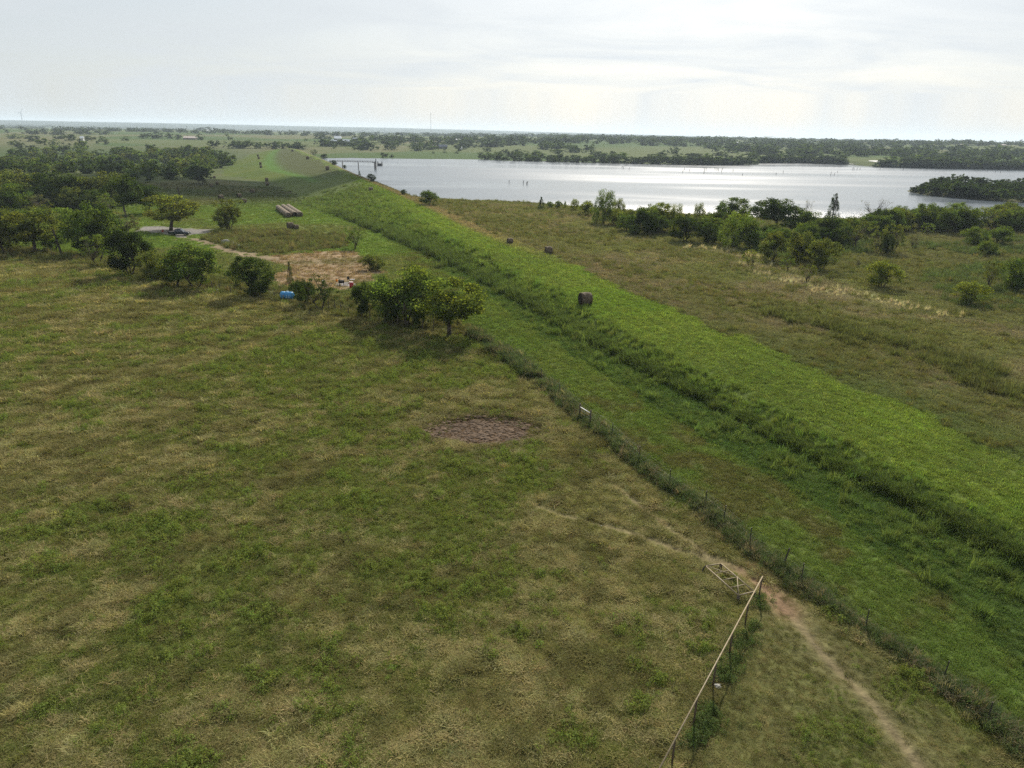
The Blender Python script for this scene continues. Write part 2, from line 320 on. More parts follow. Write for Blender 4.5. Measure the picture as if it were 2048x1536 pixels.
def leaf_material(name, src, attr, transl=.42, tboost=(1.8, 1.7, .65), spec=True):
    m = bpy.data.materials.new(name); m.use_nodes = True; t = m.node_tree; t.nodes.clear()
    o = N(t, 'ShaderNodeOutputMaterial'); d = N(t, 'ShaderNodeBsdfDiffuse'); tr = N(t, 'ShaderNodeBsdfTranslucent'); ms = N(t, 'ShaderNodeMixShader')
    ms.inputs[0].default_value = transl
    if src == 'object':
        oi = N(t, 'ShaderNodeObjectInfo'); c = oi.outputs['Color']
    else:
        at_ = N(t, 'ShaderNodeAttribute', attribute_name='tint', attribute_type='INSTANCER'); c = at_.outputs['Color']
    v = N(t, 'ShaderNodeAttribute', attribute_name=attr)
    mm = N(t, 'ShaderNodeMix', data_type='RGBA', blend_type='MULTIPLY'); mm.inputs['Factor'].default_value = 1
    t.links.new(c, mm.inputs['A']); t.links.new(v.outputs['Color'], mm.inputs['B'])
    tb = N(t, 'ShaderNodeMix', data_type='RGBA', blend_type='MULTIPLY'); tb.inputs['Factor'].default_value = 1; tb.inputs['B'].default_value = (*tboost, 1)
    t.links.new(mm.outputs['Result'], tb.inputs['A'])
    t.links.new(mm.outputs['Result'], d.inputs['Color']); t.links.new(tb.outputs['Result'], tr.inputs['Color'])
    t.links.new(d.outputs[0], ms.inputs[1]); t.links.new(tr.outputs[0], ms.inputs[2]); t.links.new(ms.outputs[0], o.inputs['Surface'])
    return m
LEAF = leaf_material('foliage', 'object', 'vary', .5)
BLADE = leaf_material('grass_blades', 'instancer', 'vary', .38, (1.35, 1.35, .75))
BARK = mat('bark', (.075, .058, .043), .95, noise=.4, scale=6, bump=.6)

# ------------------------------------------------------------------ mesh helpers
class MB:
    def __init__(s): s.v, s.f, s.m = [], [], []
    def add(s, vs, fs, mi=0):
        o = len(s.v); s.v += [tuple(map(float, p)) for p in vs]; s.f += [tuple(o + i for i in f) for f in fs]; s.m += [mi] * len(fs); return s
    def box(s, c, d, rz=0.0, mi=0, taper=1.0):
        cx, cy_, cz = c; a, b, h = d[0] / 2, d[1] / 2, d[2] / 2; cs, sn = math.cos(rz), math.sin(rz); vs = []
        for k in (-1, 1):
            q = taper if k > 0 else 1
            for i, j in ((-1, -1), (1, -1), (1, 1), (-1, 1)):
                X, Y = i * a * q, j * b * q; vs.append((cx + X * cs - Y * sn, cy_ + X * sn + Y * cs, cz + k * h))
        return s.add(vs, [(0, 3, 2, 1), (4, 5, 6, 7), (0, 1, 5, 4), (1, 2, 6, 5), (2, 3, 7, 6), (3, 0, 4, 7)], mi)
    def tube(s, p, q, r0, r1=None, n=8, mi=0, caps=True):
        p, q = Vector(p), Vector(q); r1 = r0 if r1 is None else r1; d = (q - p)
        if d.length < 1e-6: return s
        d.normalize(); u = d.orthogonal().normalized(); w = d.cross(u); vs = []
        for c, r in ((p, r0), (q, r1)):
            for i in range(n):
                a = 2 * math.pi * i / n; vs.append(c + (u * math.cos(a) + w * math.sin(a)) * r)
        fs = [(i, (i + 1) % n, n + (i + 1) % n, n + i) for i in range(n)]
        if caps: fs += [tuple(reversed(range(n))), tuple(range(n, 2 * n))]
        return s.add(vs, fs, mi)
    def path(s, pts, rad, n=6, mi=0):
        for i in range(len(pts) - 1):
            a = rad[i] if hasattr(rad, '__len__') else rad; b = rad[i + 1] if hasattr(rad, '__len__') else rad
            s.tube(pts[i], pts[i + 1], a, b, n, mi)
        return s
    def lathe(s, prof, axis='Z', n=20, c=(0, 0, 0), mi=0):
        vs, fs = [], []
        for r, h in prof:
            for i in range(n):
                a = 2 * math.pi * i / n; p = (r * math.cos(a), r * math.sin(a), h)
                if axis == 'X': p = (p[2], p[0], p[1])
                if axis == 'Y': p = (p[0], p[2], p[1])
                vs.append((p[0] + c[0], p[1] + c[1], p[2] + c[2]))
        for k in range(len(prof) - 1):
            for i in range(n): fs.append((k * n + i, k * n + (i + 1) % n, (k + 1) * n + (i + 1) % n, (k + 1) * n + i))
        if prof[0][0] > 1e-4: fs.append(tuple(reversed(range(n))))
        if prof[-1][0] > 1e-4: fs.append(tuple(range((len(prof) - 1) * n, len(prof) * n)))
        return s.add(vs, fs, mi)
    def lump(s, c, r, seed=0, sq=(1, 1, 1), n=7, mi=0, rough=.35):
        rs = np.random.default_rng(seed); vs, fs = [], []; m = max(3, n // 2)
        for k in range(m + 1):
            ph = math.pi * k / m
            for i in range(n):
                a = 2 * math.pi * (i + .5 * (k % 2)) / n; q = r * (1 + rough * (rs.random() - .5) * 2 * (0 < k < m))
                vs.append((c[0] + q * math.sin(ph) * math.cos(a) * sq[0], c[1] + q * math.sin(ph) * math.sin(a) * sq[1], c[2] + q * math.cos(ph) * sq[2]))
        for k in range(m):
            for i in range(n): fs.append((k * n + i, (k + 1) * n + i, (k + 1) * n + (i + 1) % n, k * n + (i + 1) % n))
        return s.add(vs, fs, mi)
    def mesh(s, name, mats, smooth=False):
        me = bpy.data.meshes.new(name); me.from_pydata(s.v, [], s.f); 
        for m in (mats if isinstance(mats, (list, tuple)) else [mats]): me.materials.append(m)
        me.polygons.foreach_set('material_index', s.m)
        if smooth: me.polygons.foreach_set('use_smooth', [True] * len(s.f))
        me.update(); return me
    def build(s, name, mats, parent=None, smooth=False, loc=None):
        o = bpy.data.objects.new(name, s.mesh(name, mats, smooth)); COL.objects.link(o)
        if parent: o.parent = parent
        if loc is not None: o.location = loc
        return o
def tag(o, label=None, cat=None, group=None, kind=None):
    if label: o['label'] = label
    if cat: o['category'] = cat
    if group: o['group'] = group
    if kind: o['kind'] = kind
    return o
def empty(name, loc, rz=0.0, label=None, cat=None, group=None):
    o = bpy.data.objects.new(name, None); o.empty_display_size = .3; COL.objects.link(o); o.location = loc; o.rotation_euler = (0, 0, rz)
    return tag(o, label, cat, group)
def copy_tree(o, parent=None):
    c = o.copy(); COL.objects.link(c)
    if parent: c.parent = parent
    for ch in list(o.children): copy_tree(ch, c)
    return c
def vec(p): return Vector((float(p[0]), float(p[1]), float(p[2])))
def np_mesh(name, V, F, mats, smooth=True):
    V = np.ascontiguousarray(V, np.float32); F = np.ascontiguousarray(F, np.int32); k = F.shape[1]
    me = bpy.data.meshes.new(name); me.vertices.add(len(V)); me.vertices.foreach_set('co', V.ravel())
    me.loops.add(F.size); me.loops.foreach_set('vertex_index', F.ravel()); me.polygons.add(len(F))
    me.polygons.foreach_set('loop_start', np.arange(0, F.size, k, dtype=np.int32)); me.polygons.foreach_set('use_smooth', np.full(len(F), smooth))
    for m in (mats if isinstance(mats, (list, tuple)) else [mats]): me.materials.append(m)
    me.update(calc_edges=True); return me

# ------------------------------------------------------------------ ground
th = np.concatenate([np.arange(-50, 50.01, .165), np.arange(53, 307, 4.0)]); th = np.radians(th)
rad = [10.0]
while rad[-1] < 15500: rad.append(rad[-1] * (1.0085 if rad[-1] < 150 else 1.0125 if rad[-1] < 2000 else 1.022))
rad = np.array(rad); nt_, nr = len(th), len(rad)
TH, RR = np.meshgrid(th, rad, indexing='ij'); GX, GY = (RR * np.sin(TH)).ravel(), (RR * np.cos(TH)).ravel()
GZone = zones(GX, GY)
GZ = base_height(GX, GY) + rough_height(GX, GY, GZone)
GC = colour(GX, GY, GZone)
GC = GC * np.where((GZone >= 1) & (GZone <= 4), lerp(.66, 1.0, sst(200, 420, np.hypot(GX, GY))), np.where(GZone == 0, .85, 1.0))[:, None]   # thatch under the blades, with the shade among the tufts put into its colour
ii, jj = np.meshgrid(np.arange(nt_), np.arange(nr - 1), indexing='ij'); i2 = (ii + 1) % nt_
quads = np.stack([ii * nr + jj, ii * nr + jj + 1, i2 * nr + jj + 1, i2 * nr + jj], -1).reshape(-1, 4)[:, ::-1]
QZ = GZone[quads[:, 0]]
names = {0: 'pasture', 1: 'mown_lane', 2: 'weedy_verge', 3: 'dam_slope', 4: 'dam_crest', 5: 'dry_field', 6: 'hay_meadow', 7: 'dirt_clearing', 8: 'gravel_yard',
         9: 'dirt_track', 10: 'rough_ground', 11: 'mud_wallow', 12: 'hills', 13: 'lake_bed'}
for zid, nm in names.items():
    q = quads[QZ == zid]
    if not len(q): continue
    used, inv = np.unique(q, return_inverse=True)
    V = np.stack([GX[used], GY[used], GZ[used]], -1); inv = inv.reshape(-1, 4)
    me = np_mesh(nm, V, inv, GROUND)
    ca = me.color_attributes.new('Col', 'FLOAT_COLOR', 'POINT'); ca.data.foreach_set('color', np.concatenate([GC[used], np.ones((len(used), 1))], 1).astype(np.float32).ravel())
    o = bpy.data.objects.new(nm, me); COL.objects.link(o); tag(o, kind='structure')
# the little disc under the camera
a = np.radians(np.arange(0, 360, 10)); V = [(0, 0, 0)] + [(10.4 * math.sin(t), 10.4 * math.cos(t), -.12) for t in a]
me = np_mesh('ground', V, [(0, i + 1, (i + 1) % 36 + 1) for i in range(36)], GROUND)
ca = me.color_attributes.new('Col', 'FLOAT_COLOR', 'POINT'); ca.data.foreach_set('color', np.tile([.13, .12, .05, 1], len(V)).astype(np.float32))
tag(bpy.data.objects.new('ground', me), kind='structure'); COL.objects.link(bpy.data.objects['ground'])

def gz(x, y):
    x = np.atleast_1d(np.asarray(x, float)); y = np.atleast_1d(np.asarray(y, float)); z = zones(x, y)
    r = base_height(x, y) + rough_height(x, y, z); return r
def on(px, py):
    p = at_ground(px, py); p[2] = gz(p[0], p[1])[0]; return p

# ------------------------------------------------------------------ water
def water_material():
    m = bpy.data.materials.new('lake_water'); m.use_nodes = True; t = m.node_tree; b = t.nodes['Principled BSDF']
    b.inputs['Base Color'].default_value = (.060, .078, .095, 1); b.inputs['IOR'].default_value = 1.333; b.inputs['Roughness'].default_value = .18
    tc = N(t, 'ShaderNodeTexCoord'); mp = N(t, 'ShaderNodeMapping'); mp.inputs['Scale'].default_value = (.55, 1.0, 1); mp.inputs['Rotation'].default_value = (0, 0, R(12))
    n1 = N(t, 'ShaderNodeTexNoise'); n1.inputs['Scale'].default_value = .9; n1.inputs['Detail'].default_value = 6; n1.inputs['Roughness'].default_value = .65
    mp2 = N(t, 'ShaderNodeMapping'); mp2.inputs['Scale'].default_value = (.0035, .012, 1); mp2.inputs['Location'].default_value = (.3, .1, 0)
    n2 = N(t, 'ShaderNodeTexNoise'); n2.inputs['Scale'].default_value = 1; n2.inputs['Detail'].default_value = 3
    t.links.new(tc.outputs['Object'], mp.inputs[0]); t.links.new(mp.outputs[0], n1.inputs['Vector']); t.links.new(tc.outputs['Object'], mp2.inputs[0]); t.links.new(mp2.outputs[0], n2.inputs['Vector'])
    mr = N(t, 'ShaderNodeMapRange'); mr.inputs[1].default_value = .4; mr.inputs[2].default_value = .62; mr.inputs[3].default_value = .2; mr.inputs[4].default_value = 1.0
    sx = N(t, 'ShaderNodeSeparateXYZ'); t.links.new(tc.outputs['Object'], sx.inputs[0])
    # the wind ruffles the near side most
    w1 = N(t, 'ShaderNodeMapRange'); w1.inputs[1].default_value = 345; w1.inputs[2].default_value = 275; w1.inputs[3].default_value = 0; w1.inputs[4].default_value = 1
    t.links.new(sx.outputs['Y'], w1.inputs[0]); t.links.new(n2.outputs['Fac'], mr.inputs[0])
    mxx = N(t, 'ShaderNodeMath', operation='MAXIMUM'); t.links.new(mr.outputs[0], mxx.inputs[0]); t.links.new(w1.outputs[0], mxx.inputs[1])
    bp = N(t, 'ShaderNodeBump'); bp.inputs['Distance'].default_value = .16; t.links.new(mxx.outputs[0], bp.inputs['Strength'])
    bd = N(t, 'ShaderNodeMath', operation='MULTIPLY_ADD'); bd.inputs[1].default_value = .28; bd.inputs[2].default_value = .14; t.links.new(w1.outputs[0], bd.inputs[0]); t.links.new(bd.outputs[0], bp.inputs['Distance'])
    rg = N(t, 'ShaderNodeMapRange'); rg.inputs[3].default_value = .13; rg.inputs[4].default_value = .31; t.links.new(mxx.outputs[0], rg.inputs[0]); t.links.new(rg.outputs[0], b.inputs['Roughness'])
    t.links.new(n1.outputs['Fac'], bp.inputs['Height']); t.links.new(bp.outputs[0], b.inputs['Normal'])
    return m
cen = LAKE.mean(0); LW = []
for i in range(len(LAKE)):
    a, b = LAKE[i - 1], LAKE[(i + 1) % len(LAKE)]; e = b - a; e /= np.linalg.norm(e); LW.append(LAKE[i] + np.array([-e[1], e[0]]) * 3.0)
LW = np.array(LW)
wm = bpy.data.meshes.new('lake'); wm.from_pydata([(p[0], p[1], ZW) for p in LW], [], [tuple(range(len(LW)))][::-1]); wm.materials.append(water_material()); wm.update()
if wm.polygons[0].normal.z < 0: wm.flip_normals()
tag(bpy.data.objects.new('lake', wm), kind='structure'); COL.objects.link(bpy.data.objects['lake'])

# ------------------------------------------------------------------ haze (closed box of air; sky outside)
def haze():
    m = bpy.data.materials.new('haze_air'); m.use_nodes = True; t = m.node_tree; t.nodes.clear()
    o = N(t, 'ShaderNodeOutputMaterial'); v = N(t, 'ShaderNodeVolumePrincipled'); v.inputs['Color'].default_value = (.74, .87, 1, 1); v.inputs['Density'].default_value = HAZE
    v.inputs['Anisotropy'].default_value = .2
    t.links.new(v.outputs[0], o.inputs['Volume'])
    b = MB().box((0, 0, 60), (33000, 33000, 164)).build('haze', m); tag(b, kind='stuff'); return b
HAZE = 8e-5
haze()
# a scrap of cloud high over the lake; its shade lies across the middle of the dam
def cloud():
    m = bpy.data.materials.new('cloud_vapour'); m.use_nodes = True; t = m.node_tree; t.nodes.clear()
    o = N(t, 'ShaderNodeOutputMaterial'); d = N(t, 'ShaderNodeBsdfDiffuse'); d.inputs[0].default_value = (.85, .86, .88, 1); tp = N(t, 'ShaderNodeBsdfTransparent'); ms = N(t, 'ShaderNodeMixShader'); ms.inputs[0].default_value = .085
    t.links.new(tp.outputs[0], ms.inputs[1]); t.links.new(d.outputs[0], ms.inputs[2]); t.links.new(ms.outputs[0], o.inputs['Surface'])
    g = np.random.default_rng(12); b = MB(); Z = 520.0; k = Z / math.tan(SUN_EL); ox, oy = math.sin(SUN_AZ) * k, math.cos(SUN_AZ) * k
    for i in range(60):
        x, y = g.normal(-158, 50), g.normal(402, 24); b.lump((x + ox, y + oy, Z + g.uniform(-8, 14)), g.uniform(16, 34), i, (1.4, 1, .5), 10, 0, .3)
    o = b.build('cloud', m, smooth=True); tag(o, kind='structure')
cloud()
# ------------------------------------------------------------------ trees: one build per habit, then copies
def crown_mesh(name, kind, seed, n_cl, n_leaf, size, mats=None, far=False):
    g = np.random.default_rng(seed); cl = []                # cluster centres (unit tree: height 1, width 1) and radii
    lobes = g.normal(size=(11, 3)); lobes /= np.linalg.norm(lobes, axis=1, keepdims=True); reach = g.uniform(.84, 1.12, 11)
    for k in range(n_cl):
        j = g.integers(11); d = lobes[j] + g.normal(size=3) * .42; d /= np.linalg.norm(d); d = d * reach[j]; u = g.random()
        core = k % 4 == 0 and kind in ('round', 'bush')
        if kind == 'round':
            q = .5 * u if core else .62 + .38 * u ** .5; p = np.array([d[0] * .44 * q, d[1] * .44 * q, .60 + d[2] * (.34 if d[2] > 0 else .30) * q]); r = g.uniform(.075, .13)
        elif kind == 'bush':
            q = .5 * u if core else .55 + .45 * u ** .5; p = np.array([d[0] * .43 * q, d[1] * .43 * q, .48 + d[2] * (.45 if d[2] > 0 else .40) * q]); r = g.uniform(.075, .14)
        elif kind == 'willow':
            a = g.random() * 6.283; h = g.uniform(.12, .93); w = .45 * (1 - .5 * abs(h - .42) / .55); q = u ** .4
            p = np.array([math.cos(a) * w * q + .10 * (h - .4), math.sin(a) * w * q, h]); r = g.uniform(.06, .11)
        elif kind == 'cedar':
            h = u ** 1.35 * .88 + .06; a = g.random() * 6.283; w = .42 * (1 - h) ** .75 * (.6 + .4 * g.random()); p = np.array([math.cos(a) * w, math.sin(a) * w, h]); r = .05 + .05 * (1 - h)
        else:                                               # sparse: tips of a vase of branches
            a = g.random() * 6.283; h = g.uniform(.30, .95); w = .10 + .40 * g.random() ** .7 * (1 - .5 * abs(h - .6)); p = np.array([math.cos(a) * w, math.sin(a) * w, h]); r = g.uniform(.05, .095)
        cl.append((p, r))
    # a few lobes stand out so that the outline is uneven
    V, F, K = [], [], []
    per = n_leaf // n_cl
    for (p, r) in cl:
        tone = g.uniform(.72, 1.22); warm = g.uniform(-.10, .16)
        d = g.normal(size=(per, 3)); d /= np.linalg.norm(d, axis=1, keepdims=True); q = r * g.random((per, 1)) ** .42
        c = p + d * q * np.array([1.12, 1.12, 1.5 if kind == 'willow' else .82])
        if kind == 'willow': c[:, 2] -= .04 * g.random(per)
        c[:, 2] = np.maximum(c[:, 2], .015)
        nrm = d * .6 + g.normal(size=(per, 3)) * .55 + np.array([0, 0, .35]); nrm /= np.linalg.norm(nrm, axis=1, keepdims=True)
        u = np.cross(nrm, g.normal(size=(per, 3))); u /= np.linalg.norm(u, axis=1, keepdims=True); v = np.cross(nrm, u)
        s = size * g.uniform(.6, 1.35, (per, 1)); asp = g.uniform(.45, .8, (per, 1))
        if kind == 'willow': asp *= .6; u[:, 2] -= .8
        quad = np.stack([c - u * s, c + v * s * asp, c + u * s, c - v * s * asp], 1)
        o = len(V) * 0 + sum(len(x) for x in V)
        V.append(quad.reshape(-1, 3)); F.append(np.arange(per * 4).reshape(per, 4) + o)
        t = tone * g.uniform(.75, 1.25, per); K.append(np.repeat(np.stack([t * (1 + warm), t, t * (1 - warm)], -1), 4, 0))
    V, F, K = np.concatenate(V), np.concatenate(F), np.concatenate(K)
    me = np_mesh(name, V, F, mats or LEAF, False)
    ca = me.color_attributes.new('vary', 'FLOAT_COLOR', 'POINT'); ca.data.foreach_set('color', np.concatenate([K, np.ones((len(K), 1))], 1).astype(np.float32).ravel())
    return me, cl
def trunk_mesh(name, kind, seed, cl):
    g = np.random.default_rng(seed + 99); b = MB()
    stems = {'round': 1, 'bush': 4, 'willow': 3, 'cedar': 1, 'sparse': 3, 'bare': 3}[kind]
    top = {'round': .40, 'bush': .30, 'willow': .42, 'cedar': .85, 'sparse': .30, 'bare': .35}[kind]
    tips = []
    for k in range(stems):
        a = g.random() * 6.28; off = 0 if stems == 1 else .05; lean = .05 if stems == 1 else .10
        p0 = np.array([math.cos(a) * off, math.sin(a) * off, -.03]); p1 = p0 + np.array([math.cos(a) * lean * .4, math.sin(a) * lean * .4, top * .5]); p2 = p0 + np.array([math.cos(a + .4) * lean, math.sin(a + .4) * lean, top])
        r = .030 if stems == 1 else .016
        b.path([p0 + (0, 0, -.0), p0 + (0, 0, .05), p1, p2], [r * 1.5, r * 1.05, r * .85, r * .6], 7); tips.append((p2, r * .6))
    order = g.permutation(len(cl))[:14 if kind not in ('sparse', 'bare') else 26]
    for i in order:
        p = cl[i][0]; t, r = tips[g.integers(len(tips))]; s = t * g.uniform(.75, 1.0); s = np.array([t[0], t[1], t[2] * g.uniform(.7, 1)])
        m = (s + p) / 2 + g.normal(size=3) * .025 + np.array([0, 0, .03]); b.path([s, m, p], [r * .75, r * .45, r * .16], 5)
        if kind in ('bare', 'sparse'):
            for _ in range(4 if kind == 'bare' else 2):
                e = p + g.normal(size=3) * .085 + np.array([0, 0, .04]); b.path([m, (m + e) / 2 + g.normal(size=3) * .02, e], [r * .35, r * .22, r * .1], 4)
    return b.mesh(name, BARK, True)
HABIT = {}
for kind, n_cl, n_leaf, size, nv in (('round', 85, 9500, .017, 3), ('bush', 95, 9000, .018, 3), ('willow', 95, 7500, .019, 2), ('cedar', 90, 4200, .016, 2), ('sparse', 48, 2300, .017, 3), ('bare', 40, 360, .014, 2)):
    HABIT[kind] = []
    for v in range(nv):
        cm, cl = crown_mesh('crown', kind, 100 + 7 * v + len(HABIT) * 50, n_cl, n_leaf, size)
        HABIT[kind].append((cm, trunk_mesh('trunk', kind, 100 + v, cl)))
def far_tree_mesh(kind, seed, n_cl=34, n_leaf=900, size=.048):
    me, cl = crown_mesh('tree', kind, seed, n_cl, n_leaf, size)
    return me
FAR = [far_tree_mesh('bush', 900), far_tree_mesh('bush', 901), far_tree_mesh('bush', 902), far_tree_mesh('bush', 903), far_tree_mesh('bush', 904)]
DK, MD, LT, YG, OL, GY, OR, BL = (.034, .056, .019), (.064, .100, .029), (.088, .130, .034), (.112, .142, .036), (.080, .102, .032), (.090, .098, .062), (.108, .130, .035), (.030, .047, .030)
CNT = [0]
def plant(px, py, w, h, kind, tint, label, name='tree', group=None, cat=None, loc=None, rot=None):
    p = on(px, py) if loc is None else loc
    zc_ = depth_of(p); W, H = w * zc_ / FPX * (1.17 if kind in ('round', 'bush', 'sparse') else 1.05), h * zc_ / FPX / .93
    CNT[0] += 1; i = CNT[0]
    o = empty(name, vec(p) - Vector((0, 0, .05)), random.random() * 6.28 if rot is None else rot, label, cat or ('shrub' if name in ('shrub', 'bush') else 'tree'), group)
    cm, tm = HABIT[kind][i % len(HABIT[kind])]
    k = random.uniform(.88, 1.12)
    for nm, me in (('crown', cm), ('trunk', tm)):
        c = bpy.data.objects.new(nm, me); COL.objects.link(c); c.parent = o; c.scale = (W, W, H)
        if nm == 'crown': c.color = (tint[0] * k, tint[1] * k, tint[2] * k, 1)
    return o
HEDGE, YARD, GROVE = 'trees and bushes along the pasture fence', 'trees around the gravel yard', 'trees of the grove by the lake'
# --- pasture fence row, nearest first
plant(899, 671, 132, 116, 'round', (.098, .132, .034), 'broad leafy tree with bare trunk at the pasture corner, nearest of the fence row', 'tree', HEDGE, rot=.6)
plant(820, 652, 130, 120, 'bush', (.082, .120, .032), 'tall dense tree just left of the corner tree, yellowish on top', 'tree', HEDGE)
plant(777, 642, 80, 88, 'bush', MD, 'mid green tree hidden between the small dark tree and the tall dense one', 'tree', HEDGE)
plant(728, 634, 52, 70, 'bush', DK, 'dark small tree at the left end of the corner clump', 'tree', HEDGE)
plant(842, 655, 40, 46, 'bush', LT, 'low leafy bush filling the gap left of the corner tree trunk', 'bush', HEDGE)
plant(640, 619, 66, 68, 'sparse', DK, 'loose dark tree with thin trunk below the red drum', 'tree', HEDGE)
plant(612, 610, 42, 50, 'bush', DK, 'dark bushy crown just right of the blue tank', 'bush', HEDGE)
plant(594, 590, 30, 28, 'bush', MD, 'low bright green bush behind the blue tank', 'bush', HEDGE)
plant(507, 592, 78, 80, 'bush', DK, 'upright dark bush standing left of the blue tank', 'bush', HEDGE)
plant(393, 576, 100, 84, 'bush', MD, 'wide rounded bush clump at the middle of the fence row', 'bush', HEDGE)
plant(352, 572, 62, 66, 'bush', OL, 'left half of the wide rounded bush clump, looser and olive', 'bush', HEDGE)
plant(308, 560, 54, 56, 'bush', OL, 'smaller olive bush between the black round tree and the wide clump', 'bush', HEDGE)
plant(262, 551, 86, 92, 'bush', (.022, .036, .014), 'nearly black round tree with leaves down to the grass', 'tree', HEDGE)
plant(196, 533, 50, 60, 'sparse', LT, 'small light green tree left of the black round tree', 'tree', HEDGE)
plant(192, 508, 98, 98, 'bush', MD, 'big green bush behind the small light tree, right of the leaning pole', 'bush', HEDGE)
plant(70, 508, 112, 88, 'round', OL, 'spreading olive tree with dark trunk at the left end of the fence row', 'tree', HEDGE)
for (ux, uy, uw, uh, ul) in ((40, 470, 70, 50, 'crown behind the spreading olive tree at the left edge'), (165, 470, 60, 46, 'crown between the forked tree and the big green bush'), (225, 505, 56, 52, 'bush joining the big green bush to the black round tree'), (110, 500, 40, 34, 'low bush at the foot of the leaning pole')):
    plant(ux, uy, uw, uh, 'bush', MD, ul, 'bush', HEDGE)
plant(14, 506, 78, 86, 'bush', OL, 'olive tree cut by the left edge of the photo', 'tree', HEDGE)
plant(136, 482, 72, 66, 'round', LT, 'yellow green tree whose forked trunk shows behind the leaning pole', 'tree', HEDGE)
plant(92, 474, 66, 62, 'round', OL, 'flat crowned olive tree behind the spreading one', 'tree', HEDGE)
plant(252, 476, 58, 50, 'sparse', GY, 'greyish thin tree in front of the gravel yard', 'tree', HEDGE)
plant(581, 566, 18, 42, 'cedar', (.05, .06, .035), 'thin upright sapling at the left edge of the dirt clearing', 'sapling', None, 'tree')
plant(710, 499, 42, 42, 'sparse', MD, 'small vase shaped tree at the far corner of the dirt clearing', 'tree', None)
plant(745, 541, 46, 30, 'bush', OL, 'low spreading shrub on the right side of the dirt clearing', 'shrub', None)
# --- behind the gravel yard
plant(342, 461, 106, 70, 'round', OR, 'umbrella shaped tree with yellowish top beside the dark pickup', 'tree', YARD, rot=2.2)
plant(298, 428, 72, 58, 'round', DK, 'dark tree right behind the yellowing umbrella tree', 'tree', YARD)
plant(252, 435, 66, 82, 'round', DK, 'tall dark tree with a thick straight trunk left of the yellowing tree', 'tree', YARD)
plant(30, 432, 66, 62, 'round', MD, 'rounded fresh green tree at the left edge in front of the dark row', 'tree', YARD)
plant(462, 459, 58, 58, 'sparse', OL, 'feathery shrub right of the yard with shoots leaning outwards', 'shrub', YARD)
plant(455, 459, 44, 48, 'bush', OL, 'dense lower part of the feathery shrub right of the yard', 'shrub', YARD)
for (x, y, w, h, t, l) in ((208, 415, 84, 66, OL, 'rightmost broad tree of the dark back row, trunk showing'), (160, 414, 76, 64, DK, 'broad dark tree second from the right in the back row'),
                          (108, 413, 84, 66, DK, 'broad dark tree in the middle of the back row'), (55, 410, 78, 66, OL, 'olive topped tree in the back row above the rounded green tree'),
                          (5, 408, 70, 62, OL, 'back row tree cut by the left edge of the photo')):
    plant(x, y, w * 1.12, h, 'bush', t, l, 'tree', YARD)
for i in range(16):
    ux, ut = random.uniform(0, 240), random.choice([DK, MD, OL])
    plant(ux, random.uniform(411, 424), random.uniform(44, 64), random.uniform(34, 46), 'bush', ut, 'undergrowth bush below the dark back row, ' + ('left edge' if ux < 50 else 'behind the rounded green tree' if ux < 100 else 'middle' if ux < 160 else 'right part') + (', dark' if ut is DK else ', olive' if ut is OL else ', mid green'), 'bush', 'undergrowth below the back row')
plant(82, 425, 40, 34, 'sparse', GY, 'low greyish bush in front of the dark back row', 'bush', YARD)
plant(168, 418, 26, 20, 'willow', (.10, .12, .10), 'pale silvery bush at the foot of the dark back row', 'bush', YARD)
plant(213, 424, 38, 34, 'sparse', LT, 'bright lime green bush lit from behind below the back row', 'bush', YARD)
plant(402, 368, 42, 34, 'bush', BL, 'single dark round tree in the meadow left of the bales', 'tree', None)
